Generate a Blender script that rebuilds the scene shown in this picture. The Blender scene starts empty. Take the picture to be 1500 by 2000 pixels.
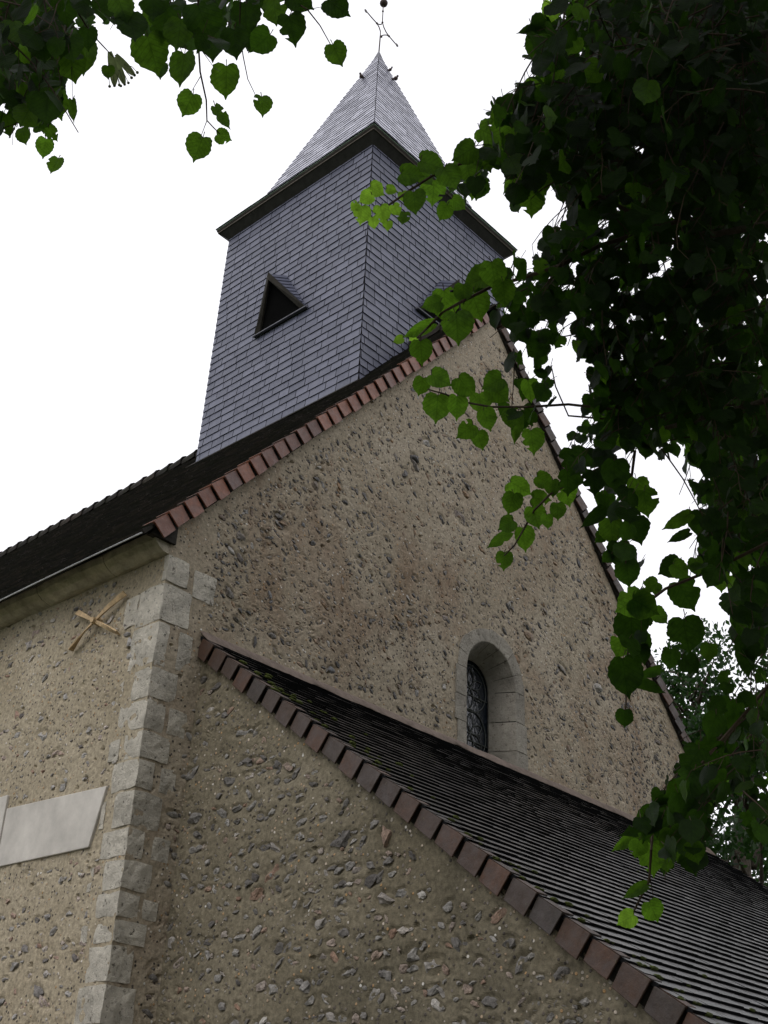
import bpy, math, random
import numpy as np
from mathutils import Vector, Matrix, noise
random.seed(7); rng = np.random.default_rng(11)
R = math.radians
C = bpy.context.scene.collection

# ------------------------------------------------------------------ camera
CAM = Vector((-4.5501, -6.4058, 1.6))
RT = Vector((0.66727807, -0.74376185, 0.03947509))
UP = Vector((-0.39240178, -0.30601266, 0.86739673))
FW = Vector((0.63305673, 0.59428491, 0.49604901))
F = 2310.04
cd = bpy.data.cameras.new('camera'); cam = bpy.data.objects.new('camera', cd); C.objects.link(cam)
M = Matrix((RT, UP, -FW)).transposed().to_4x4(); M.translation = CAM
cam.matrix_world = M
cd.sensor_fit = 'VERTICAL'; cd.sensor_height = 24.0; cd.lens = F / 2000 * 24
cd.clip_start = 0.05; cd.clip_end = 2000
bpy.context.scene.camera = cam

def at(px, py, dist):
    d = (FW + RT * ((px - 750) / F) - UP * ((py - 1000) / F)).normalized()
    return CAM + d * dist
def pix(p):
    d = Vector(p) - CAM; z = d.dot(FW)
    if z < 0.05: return None
    return 750 + F * d.dot(RT) / z, 1000 - F * d.dot(UP) / z

# ------------------------------------------------------------------ world, sun, exposure
SUN_EL, SUN_AZ = 48, 262
w = bpy.data.worlds.new('World'); bpy.context.scene.world = w; w.use_nodes = True
nt = w.node_tree; nt.nodes.clear()
out = nt.nodes.new('ShaderNodeOutputWorld'); bg = nt.nodes.new('ShaderNodeBackground')
sky = nt.nodes.new('ShaderNodeTexSky'); sky.sky_type = 'NISHITA'; sky.sun_disc = False
sky.sun_elevation = R(SUN_EL); sky.sun_rotation = R(SUN_AZ); sky.air_density = 1.0; sky.dust_density = 6.0
hs = nt.nodes.new('ShaderNodeHueSaturation'); hs.inputs['Saturation'].default_value = 0.25
tc = nt.nodes.new('ShaderNodeTexCoord'); nz = nt.nodes.new('ShaderNodeTexNoise')
nz.inputs['Scale'].default_value = 1.6; nz.inputs['Detail'].default_value = 4
cl = nt.nodes.new('ShaderNodeMapRange'); cl.inputs['From Min'].default_value = 0.3; cl.inputs['From Max'].default_value = 0.7
cl.inputs['To Min'].default_value = 14.5; cl.inputs['To Max'].default_value = 16.5
cc = nt.nodes.new('ShaderNodeVectorMath'); cc.operation = 'SCALE'; cc.inputs[0].default_value = (0.985, 0.985, 1.03)
mx = nt.nodes.new('ShaderNodeMix'); mx.data_type = 'RGBA'; mx.inputs[0].default_value = 0.85; mx.clamp_factor = True
nt.links.new(tc.outputs['Generated'], nz.inputs['Vector']); nt.links.new(nz.outputs['Fac'], cl.inputs['Value'])
nt.links.new(cl.outputs[0], cc.inputs['Scale'])
nt.links.new(sky.outputs[0], hs.inputs['Color']); nt.links.new(hs.outputs[0], mx.inputs[6]); nt.links.new(cc.outputs[0], mx.inputs[7])
nt.links.new(mx.outputs[2], bg.inputs['Color']); bg.inputs['Strength'].default_value = 0.11
nt.links.new(bg.outputs[0], out.inputs['Surface'])
sl = bpy.data.lights.new('sun', 'SUN'); sl.energy = 1.0; sl.angle = R(30); sl.color = (1, 0.97, 0.93)
so = bpy.data.objects.new('sun', sl); C.objects.link(so)
az = R(SUN_AZ)   # sun_rotation is measured clockwise from +Y
sd = Vector((math.sin(az) * math.cos(R(SUN_EL)), math.cos(az) * math.cos(R(SUN_EL)), math.sin(R(SUN_EL))))
so.rotation_euler = sd.to_track_quat('Z', 'Y').to_euler()
vs = bpy.context.scene.view_settings
vs.view_transform = 'Standard'; vs.look = 'None'; vs.gamma = 1; vs.exposure = -0.32

# ------------------------------------------------------------------ materials
class Mat:
    def __init__(s, name, rough=0.8, spec=0.5):
        s.m = bpy.data.materials.new(name); s.m.use_nodes = True; s.t = s.m.node_tree
        s.b = s.t.nodes['Principled BSDF']; s.b.inputs['Roughness'].default_value = rough
        s.b.inputs['Specular IOR Level'].default_value = spec
        s.co = s.t.nodes.new('ShaderNodeTexCoord').outputs['Object']
        s.geo = s.t.nodes.new('ShaderNodeNewGeometry')
        s.h = None
    def n(s, t): return s.t.nodes.new(t)
    def l(s, a, b): s.t.links.new(a, b)
    def vec(s, scale):
        mp = s.n('ShaderNodeMapping'); mp.inputs['Scale'].default_value = scale; s.l(s.co, mp.inputs['Vector']); return mp.outputs[0]
    def noise(s, scale, detail=4, rough=0.6, vec=None, dist=0):
        x = s.n('ShaderNodeTexNoise'); x.inputs['Scale'].default_value = scale; x.inputs['Detail'].default_value = detail
        x.inputs['Roughness'].default_value = rough; x.inputs['Distortion'].default_value = dist
        s.l(vec or s.co, x.inputs['Vector']); return x.outputs['Fac']
    def vor(s, scale, feat='F1', vec=None):
        x = s.n('ShaderNodeTexVoronoi'); x.feature = feat; x.inputs['Scale'].default_value = scale
        s.l(vec or s.co, x.inputs['Vector']); return x.outputs[0]
    def ramp(s, fac, stops, interp='LINEAR'):
        x = s.n('ShaderNodeValToRGB'); cr = x.color_ramp; cr.interpolation = interp
        while len(cr.elements) < len(stops): cr.elements.new(0.5)
        for e, (p, c) in zip(cr.elements, stops):
            e.position = p; e.color = (c, c, c, 1) if isinstance(c, (int, float)) else (*c, 1)
        s.l(fac, x.inputs[0]); return x.outputs[0]
    def mix(s, fac, a, b, mode='MIX'):
        x = s.n('ShaderNodeMix'); x.data_type = 'RGBA'; x.blend_type = mode
        for k, val in ((0, fac), (6, a), (7, b)):
            if isinstance(val, (int, float)): x.inputs[k].default_value = val if k == 0 else (val, val, val, 1)
            elif isinstance(val, tuple): x.inputs[k].default_value = (*val, 1)
            else: s.l(val, x.inputs[k])
        return x.outputs[2]
    def bump(s, fac, dist, strength=1.0):
        x = s.n('ShaderNodeBump'); x.inputs['Distance'].default_value = dist; x.inputs['Strength'].default_value = strength
        s.l(fac, x.inputs['Height'])
        if s.h: s.l(s.h, x.inputs['Normal'])
        s.h = x.outputs[0]; s.l(s.h, s.b.inputs['Normal'])
    def col(s, c):
        if isinstance(c, tuple): s.b.inputs['Base Color'].default_value = (*c, 1)
        else: s.l(c, s.b.inputs['Base Color'])
    def rough(s, c): s.l(c, s.b.inputs['Roughness'])
    @property
    def isl(s): return s.geo.outputs['Random Per Island']

def mortar(name, c1, c2, c3, stain=None, pebble=0.5):
    m = Mat(name, 0.92, 0.2)
    a = m.ramp(m.noise(0.9, 5, 0.65, dist=0.6), [(0.32, c1), (0.55, c2), (0.75, c3)])
    if stain:
        st = m.ramp(m.noise(0.75, 7, 0.72, m.vec((1, 1, 0.6)), 1.0), [(0.5, 0.0), (0.68, 0.7)])
        a = m.mix(st, a, stain)
    f = m.ramp(m.noise(34, 4, 0.7), [(0.3, 0.58), (0.7, 1.3)])
    a = m.mix(1.0, a, f, 'MULTIPLY')
    # small aggregate in the mortar
    v = m.n('ShaderNodeTexVoronoi'); v.inputs['Scale'].default_value = 34; v.inputs['Randomness'].default_value = 1
    m.l(m.co, v.inputs['Vector'])
    sep = m.n('ShaderNodeSeparateColor'); m.l(v.outputs['Color'], sep.inputs[0])
    pick = m.ramp(sep.outputs[0], [(1 - pebble, 0.0), (1 - pebble + 0.02, 1.0)])
    inside = m.ramp(v.outputs['Distance'], [(0.22, 1.0), (0.34, 0.0)])
    msk = m.mix(1.0, pick, inside, 'MULTIPLY')
    pc = m.ramp(sep.outputs[1], [(0.0, (0.05, 0.045, 0.04)), (0.4, (0.12, 0.1, 0.085)), (0.7, (0.3, 0.27, 0.23)), (0.88, (0.36, 0.22, 0.1)), (1.0, (0.62, 0.6, 0.56))])
    a = m.mix(msk, a, pc); m.col(a)
    m.bump(m.noise(9, 5, 0.7), 0.006); m.bump(m.noise(60, 4, 0.7), 0.0035); m.bump(msk, 0.004)
    return m.m
def stone_mat(name, stops, rough=0.55):
    m = Mat(name, rough, 0.5)
    a = m.ramp(m.isl, stops, 'LINEAR')
    k = m.ramp(m.noise(38, 5, 0.75), [(0.3, 0.4), (0.5, 0.95), (0.72, 1.6)])
    m.col(m.mix(1.0, a, k, 'MULTIPLY')); m.bump(m.noise(45, 5, 0.7), 0.01)
    return m.m
def slate_mat(name, lo, hi, rough, streak):
    m = Mat(name, rough, 0.5)
    a = m.ramp(m.isl, [(0.0, lo), (0.45, tuple((x + y) / 2 for x, y in zip(lo, hi))), (0.8, hi), (1.0, tuple(x * 1.12 for x in hi))])
    s = m.ramp(m.noise(7, 6, 0.7, dist=0.3), [(0.35, 0.94), (0.7, 1.06)])
    a = m.mix(1.0, a, s, 'MULTIPLY')
    li = m.ramp(m.noise(26, 5, 0.8), [(0.66, 0.0), (0.78, streak)])
    a = m.mix(li, a, (0.2, 0.21, 0.2)); m.col(a)
    m.rough(m.ramp(m.noise(11, 4, 0.7), [(0.3, max(rough - .1, .1)), (0.7, rough + 0.12)]))
    m.bump(m.noise(30, 4, 0.65), 0.0018); return m.m
def tile_mat(name, stops, rough, dirt=None, dirtamt=0.6, lich=None, bmp=0.005):
    m = Mat(name, rough, 0.5 if rough < .8 else .15)
    a = m.ramp(m.isl, stops)
    a = m.mix(1.0, a, m.ramp(m.noise(22, 5, 0.7), [(0.3, 0.7), (0.7, 1.25)]), 'MULTIPLY')
    if dirt: a = m.mix(m.ramp(m.noise(5, 6, 0.75), [(0.42, 0.0), (0.62, dirtamt)]), a, dirt)
    if lich: a = m.mix(m.ramp(m.noise(18, 6, 0.8), [(0.64, 0.0), (0.7, 0.8)]), a, lich)
    m.col(a); m.rough(m.ramp(m.noise(14, 4, 0.7), [(0.3, max(rough - .1, .1)), (0.7, rough + 0.15)]))
    m.bump(m.noise(25, 5, 0.7), bmp); return m.m
def plain(name, col, rough=0.6, var=0.25, scale=20, metal=0, bump=0.003):
    m = Mat(name, rough, 0.5 if max(col) > .2 else (0.02 if max(col) < .02 else .15)); m.b.inputs['Metallic'].default_value = metal
    m.col(m.mix(1.0, col, m.ramp(m.noise(scale, 5, 0.7), [(0.3, 1 - var), (0.7, 1 + var)]), 'MULTIPLY'))
    if bump: m.bump(m.noise(scale * 1.7, 4, 0.7), bump)
    return m.m
def quoin_mat(name, c, dark):
    m = Mat(name, 0.88, 0.25)
    a = m.mix(1.0, m.ramp(m.isl, [(0, tuple(x * .85 for x in c)), (1, tuple(x * 1.12 for x in c))]), m.ramp(m.noise(6, 6, 0.75), [(0.3, 0.7), (0.7, 1.2)]), 'MULTIPLY')
    pits = m.ramp(m.noise(26, 5, 0.8), [(0.34, 1.0), (0.43, 0.0)])
    a = m.mix(pits, a, dark)
    a = m.mix(m.ramp(m.noise(2.3, 6, 0.7), [(0.5, 0.0), (0.7, 0.5)]), a, (0.12, 0.11, 0.09))
    m.col(a); m.bump(m.noise(26, 6, 0.8), 0.03); m.bump(m.noise(90, 3, 0.7), 0.005); return m.m

MAT = {}
MAT['gable'] = mortar('gable_mortar', (0.30, 0.25, 0.182), (0.362, 0.308, 0.232), (0.41, 0.355, 0.28), stain=(0.215, 0.14, 0.09))
MAT['side'] = mortar('side_mortar', (0.285, 0.238, 0.165), (0.35, 0.298, 0.215), (0.4, 0.345, 0.26), pebble=0.4)
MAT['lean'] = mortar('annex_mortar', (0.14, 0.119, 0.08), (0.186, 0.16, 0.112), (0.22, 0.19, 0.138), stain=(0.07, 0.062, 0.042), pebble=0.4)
MAT['flint'] = stone_mat('flint', [(0, (0.04, 0.037, 0.038)), (0.3, (0.09, 0.082, 0.078)), (0.6, (0.17, 0.145, 0.12)), (0.8, (0.25, 0.15, 0.075)), (0.9, (0.14, 0.14, 0.15)), (1, (0.36, 0.33, 0.29))])
MAT['chalk'] = stone_mat('pale_rubble', [(0, (0.1, 0.085, 0.08)), (0.25, (0.24, 0.225, 0.21)), (0.6, (0.36, 0.34, 0.32)), (0.85, (0.28, 0.17, 0.12)), (1, (0.5, 0.48, 0.45))], 0.8)
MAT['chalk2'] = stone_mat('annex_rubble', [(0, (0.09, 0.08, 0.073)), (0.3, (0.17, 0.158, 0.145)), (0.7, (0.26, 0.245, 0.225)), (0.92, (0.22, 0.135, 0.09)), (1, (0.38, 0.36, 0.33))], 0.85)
MAT['quoin'] = quoin_mat('limestone', (0.66, 0.61, 0.52), (0.09, 0.08, 0.06))
MAT['ring'] = quoin_mat('window_stone', (0.36, 0.33, 0.28), (0.12, 0.1, 0.08))
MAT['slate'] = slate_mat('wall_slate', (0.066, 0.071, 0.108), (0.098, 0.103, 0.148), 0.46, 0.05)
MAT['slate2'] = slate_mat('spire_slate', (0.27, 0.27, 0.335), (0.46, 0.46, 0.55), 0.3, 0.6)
MAT['roof'] = tile_mat('old_roof_tile', [(0, (0.02, 0.018, 0.017)), (0.6, (0.035, 0.03, 0.028)), (1, (0.055, 0.042, 0.036))], 0.85, (0.02, 0.022, 0.012), 0.7)
MAT['roof2'] = tile_mat('wet_roof_tile', [(0, (0.045, 0.04, 0.04)), (0.6, (0.06, 0.053, 0.052)), (1, (0.08, 0.07, 0.066))], 0.34, (0.012, 0.013, 0.008), 0.5, bmp=0.0015)
for k_, v_ in (('Coat Weight', 0.6), ('Coat Roughness', 0.3)): MAT['roof2'].node_tree.nodes['Principled BSDF'].inputs[k_].default_value = v_
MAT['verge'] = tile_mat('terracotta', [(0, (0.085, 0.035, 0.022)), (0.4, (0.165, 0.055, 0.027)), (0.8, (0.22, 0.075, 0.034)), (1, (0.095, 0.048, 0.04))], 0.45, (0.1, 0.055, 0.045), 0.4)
MAT['verge2'] = tile_mat('weathered_shaded_terracotta', [(0, (0.022, 0.013, 0.008)), (0.35, (0.07, 0.027, 0.010)), (0.7, (0.04, 0.02, 0.010)), (1, (0.022, 0.016, 0.011))], 0.6, (0.05, 0.035, 0.03), 0.7, (0.1, 0.1, 0.04))
MAT['lip'] = plain('shaded_lip', (0.012, 0.012, 0.013), 0.95, 0.3, 30, 0, 0)  # near-black lip faces; shadow lines between courses put into the colour
MAT['moss'] = plain('moss', (0.07, 0.085, 0.02), 0.95, 0.5, 60, 0, 0.01)
MAT['band'] = plain('mortar_fillet', (0.15, 0.118, 0.1), 0.9, 0.35, 9, 0, 0.012)
MAT['cornice'] = plain('cornice_stone', (0.4, 0.355, 0.27), 0.9, 0.4, 6, 0, 0.02)
MAT['plaque'] = plain('pale_render', (0.47, 0.44, 0.4), 0.9, 0.2, 3, 0, 0.003)
MAT['wood'] = plain('old_wood', (0.028, 0.025, 0.02), 0.8, 0.4, 12)
MAT['soffit'] = plain('soffit_board', (0.035, 0.034, 0.03), 0.85, 0.3, 9)
MAT['void'] = plain('dark_interior', (0.006, 0.006, 0.006), 0.95, 0.1, 5, 0, 0)
MAT['lead'] = plain('lead', (0.13, 0.13, 0.15), 0.5, 0.3, 14)
MAT['zinc'] = plain('zinc', (0.5, 0.5, 0.52), 0.4)
MAT['iron'] = plain('iron', (0.05, 0.035, 0.03), 0.6, 0.4, 40)
MAT['edge'] = plain('weathered_batten', (0.13, 0.11, 0.095), 0.8)
MAT['algae'] = plain('algae_edge', (0.2, 0.3, 0.22), 0.7, 0.5, 30)
MAT['rusty'] = plain('rusty_strap', (0.44, 0.31, 0.17), 0.75, 0.4, 25)
MAT['leadcame'] = plain('lead_came', (0.07, 0.075, 0.07), 0.6, 0.2, 40)
MAT['grass'] = plain('grass', (0.045, 0.07, 0.02), 0.95, 0.5, 3, 0, 0.03)
MAT['gravel'] = plain('gravel', (0.11, 0.1, 0.08), 0.95, 0.4, 40, 0, 0.02)
MAT['bark'] = plain('bark', (0.09, 0.075, 0.06), 0.95, 0.45, 14, 0, 0.03)
MAT['twig'] = plain('twig_bark', (0.05, 0.035, 0.022), 0.8, 0.3, 60)
m = Mat('leaded_glass', 0.12, 0.6); m.col(m.ramp(m.noise(7, 3), [(0.3, (0.01, 0.014, 0.02)), (0.7, (0.025, 0.03, 0.04))])); m.bump(m.noise(14, 3), 0.01); MAT['glass'] = m.m

def leaf_mat(name, c_lo, c_hi, tr, fac, rough=0.4, veins=True):
    m = Mat(name, rough, 0.12)
    base = m.ramp(m.isl, [(0, c_lo), (0.6, tuple((x + y) / 2 for x, y in zip(c_lo, c_hi))), (1, c_hi)])
    tcol = m.ramp(m.isl, [(0, tuple(x * .6 for x in tr)), (0.7, tr), (1, tuple(x * 1.35 for x in tr))])
    tcol = m.mix(1.0, tcol, m.ramp(m.noise(55, 4, 0.7), [(0.3, 0.6), (0.62, 1.15), (0.75, 1.35)]), 'MULTIPLY')
    tcol = m.mix(m.ramp(m.noise(23, 5, 0.8), [(0.66, 0.0), (0.72, 0.7)]), tcol, (0.05, 0.035, 0.008))
    if veins:
        uv = m.n('ShaderNodeUVMap').outputs[0]
        sp = m.n('ShaderNodeSeparateXYZ'); m.l(uv, sp.inputs[0])
        ab = m.n('ShaderNodeMath'); ab.operation = 'ABSOLUTE'; m.l(sp.outputs[0], ab.inputs[0])
        a1 = m.n('ShaderNodeMath'); a1.operation = 'MULTIPLY_ADD'; m.l(ab.outputs[0], a1.inputs[0]); a1.inputs[1].default_value = 0.75; m.l(sp.outputs[1], a1.inputs[2])
        fr = m.n('ShaderNodeMath'); fr.operation = 'PINGPONG'; m.l(a1.outputs[0], fr.inputs[0]); fr.inputs[1].default_value = 0.075
        v1 = m.ramp(fr.outputs[0], [(0.0, 1.0), (0.022, 0.0)]); v2 = m.ramp(ab.outputs[0], [(0.0, 1.0), (0.028, 0.0)])
        vv = m.mix(1.0, v1, v2, 'LIGHTEN')
        tcol = m.mix(vv, tcol, m.mix(1.0, tcol, 0.62, 'MULTIPLY')); base = m.mix(vv, base, m.mix(1.0, base, 1.6, 'MULTIPLY'))
        m.bump(vv, 0.001, 0.6)
    m.col(base)
    t = m.n('ShaderNodeBsdfTranslucent'); m.l(tcol, t.inputs['Color'])
    ms = m.n('ShaderNodeMixShader'); ms.inputs[0].default_value = fac
    m.l(m.b.outputs[0], ms.inputs[1]); m.l(t.outputs[0], ms.inputs[2])
    m.l(ms.outputs[0], m.t.nodes['Material Output'].inputs['Surface'])
    return m.m
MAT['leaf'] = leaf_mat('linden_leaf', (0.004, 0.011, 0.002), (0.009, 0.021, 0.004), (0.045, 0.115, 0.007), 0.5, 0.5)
MAT['backlit'] = leaf_mat('backlit_linden_leaf', (0.008, 0.022, 0.003), (0.018, 0.042, 0.006), (0.14, 0.31, 0.018), 0.55, 0.45)  # brighter leaf copy: sky light through rim leaves put into the colour
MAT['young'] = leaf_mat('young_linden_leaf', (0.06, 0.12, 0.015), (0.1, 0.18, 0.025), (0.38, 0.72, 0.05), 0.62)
MAT['bract'] = leaf_mat('flower_bract', (0.12, 0.14, 0.07), (0.2, 0.22, 0.11), (0.2, 0.26, 0.1), 0.5, veins=False)
MAT['far'] = leaf_mat('far_leaf', (0.010, 0.028, 0.007), (0.025, 0.055, 0.015), (0.03, 0.085, 0.012), 0.4, veins=False)

# ------------------------------------------------------------------ helpers
class MB:
    def __init__(s): s.v = []; s.f = []; s.mi = []; s.uv = {}
    def face(s, pts, mi=0):
        b = len(s.v); s.v.extend([tuple(p) for p in pts]); s.f.append(tuple(range(b, b + len(pts)))); s.mi.append(mi)
    def add(s, vs_, fs, mi=0):
        b = len(s.v); s.v.extend([tuple(p) for p in vs_]); s.f.extend([tuple(b + i for i in f) for f in fs]); s.mi.extend([mi] * len(fs))
    def hexa(s, p, mi=0):   # 8 points: bottom 0-3, top 4-7
        s.add(p, [(0, 3, 2, 1), (4, 5, 6, 7), (0, 1, 5, 4), (1, 2, 6, 5), (2, 3, 7, 6), (3, 0, 4, 7)], mi)
    def box(s, a, b, mi=0):
        (x0, y0, z0), (x1, y1, z1) = a, b
        s.hexa([(x0, y0, z0), (x1, y0, z0), (x1, y1, z0), (x0, y1, z0), (x0, y0, z1), (x1, y0, z1), (x1, y1, z1), (x0, y1, z1)], mi)
    def tube(s, pts, rad, seg=6, mi=0, cap=True):
        pts = [Vector(p) for p in pts]; n = len(pts)
        if not hasattr(rad, '__len__'): rad = [rad] * n
        vs_ = []; ref = None
        for i, p in enumerate(pts):
            d = (pts[min(i + 1, n - 1)] - pts[max(i - 1, 0)]).normalized()
            if ref is None: ref = d.orthogonal().normalized()
            ref = (ref - d * ref.dot(d)).normalized(); q = d.cross(ref)
            for k in range(seg):
                a = 2 * math.pi * k / seg; vs_.append(p + (ref * math.cos(a) + q * math.sin(a)) * rad[i])
        fs = [(i * seg + k, i * seg + (k + 1) % seg, (i + 1) * seg + (k + 1) % seg, (i + 1) * seg + k) for i in range(n - 1) for k in range(seg)]
        if cap: fs += [tuple(range(seg))[::-1], tuple((n - 1) * seg + k for k in range(seg))]
        s.add(vs_, fs, mi)
    def build(s, name, mats, parent=None, smooth=False):
        me = bpy.data.meshes.new(name); me.from_pydata(s.v, [], s.f)
        for m_ in (mats if isinstance(mats, (list, tuple)) else [mats]): me.materials.append(m_)
        if any(s.mi): me.polygons.foreach_set('material_index', s.mi)
        if smooth: me.polygons.foreach_set('use_smooth', [True] * len(s.f))
        me.update(); o = bpy.data.objects.new(name, me); C.objects.link(o)
        if parent: o.parent = parent
        return o
def tag(o, label=None, cat=None, group=None, kind=None):
    for k, val in (('label', label), ('category', cat), ('group', group), ('kind', kind)):
        if val: o[k] = val
    return o
def empty(name, loc=(0, 0, 0)):
    o = bpy.data.objects.new(name, None); C.objects.link(o); o.location = loc; return o
def bevel(o, w_, seg=2):
    m_ = o.modifiers.new('b', 'BEVEL'); m_.width = w_; m_.segments = seg; m_.limit_method = 'ANGLE'; return o
def clip(poly, a, b, c):   # keep a*u+b*v<=c
    o = []; n = len(poly)
    for i in range(n):
        p, q = poly[i], poly[(i + 1) % n]; dp = a * p[0] + b * p[1] - c; dq = a * q[0] + b * q[1] - c
        if dp <= 0: o.append(p)
        if dp * dq < 0:
            t = dp / (dp - dq); o.append((p[0] + t * (q[0] - p[0]), p[1] + t * (q[1] - p[1])))
    return o
def clip_poly(rect, poly):
    n = len(poly); area = sum(poly[i][0] * poly[(i + 1) % n][1] - poly[(i + 1) % n][0] * poly[i][1] for i in range(n))
    s = 1 if area > 0 else -1
    for i in range(n):
        (x0, y0), (x1, y1) = poly[i], poly[(i + 1) % n]
        a, b = s * (y1 - y0), -s * (x1 - x0); c = a * x0 + b * y0
        rect = clip(rect, a, b, c)
        if len(rect) < 3: return []
    return rect
def shingles(mb, O, U, V, N, poly, expo, wid, th, jit=0.1, mi=0, back=0, ragged=0.0, sag=0.0, hole=None, gap=0.0015, lip=None, var=1.0):
    O, U, V, N = Vector(O), Vector(U).normalized(), Vector(V).normalized(), Vector(N).normalized()
    us = [p[0] for p in poly]; vs_ = [p[1] for p in poly]
    P = lambda u, v, h: O + U * u + V * v + N * h
    mb.face([P(u, v, -0.004 - sag * 0.8) for u, v in poly], back)
    k = 0; v0 = min(vs_)
    while v0 < max(vs_):
        u = min(us) - random.random() * wid - (wid / 2 if k % 2 else 0)
        row = random.uniform(-1, 1) * ragged * 0.3
        while u < max(us):
            wd = wid * random.uniform(1 - jit, 1 + jit); a = v0 + row + random.uniform(-1, 1) * ragged
            if k == 0: a = v0 - 0.0
            g = gap; sk = random.uniform(-1, 1) * ragged * 0.5
            rect = [(u + g, a + sk), (u + wd - g, a - sk), (u + wd - g, v0 + expo + 0.012), (u + g, v0 + expo + 0.012)]
            t_ = th * random.uniform(1 - .2 * var, 1 + .25 * var); tw = random.uniform(-1, 1) * th * 0.22 * var
            uc = u + wd / 2; q = clip_poly(rect, poly)
            if hole and hole(uc, v0 + expo / 2): q = []
            if len(q) >= 3:
                sg = sag * noise.noise((uc * 0.8, v0 * 0.8, 3.3)) if sag else 0
                top = [P(a_, b_, max(0.001, t_ * (1 - (b_ - v0) / (expo + 0.012)) + tw * (a_ - uc) / wd) + 0.001 + sg) for a_, b_ in q]
                bot = [P(a_, b_, -0.003 + sg - sag * 0.5) for a_, b_ in q]; n = len(q)
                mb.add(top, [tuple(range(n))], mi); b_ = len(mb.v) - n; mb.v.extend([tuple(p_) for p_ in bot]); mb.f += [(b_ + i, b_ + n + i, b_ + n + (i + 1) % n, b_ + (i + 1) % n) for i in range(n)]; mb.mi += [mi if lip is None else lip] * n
            u += wd
        v0 += expo; k += 1
ICO = None
def ico():
    global ICO
    if ICO is None:
        import bmesh
        bm = bmesh.new(); bmesh.ops.create_icosphere(bm, subdivisions=2, radius=1)
        ICO = (np.array([v.co[:] for v in bm.verts]), [tuple(v.index for v in f.verts) for f in bm.faces]); bm.free()
    return ICO

# ------------------------------------------------------------------ the church
Z = 1.6                                   # eye height: fitted heights below are relative to the eye
church = empty('church')
tag(church, 'flint rubble village church with slate bell tower, pointed slate spire and lean-to annex', 'church')
XA, W = 3.93, 7.86                        # gable half width, width
ZV, ZA = 4.158 + Z, 8.616 + Z             # verge foot, gable apex
CX, ZL, MS = 0.408, 3.437 + Z, 0.737      # lean-to wall plane, roof top, slope
LY = -3.95                                # lean-to depth
LEN = 14.0

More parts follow.
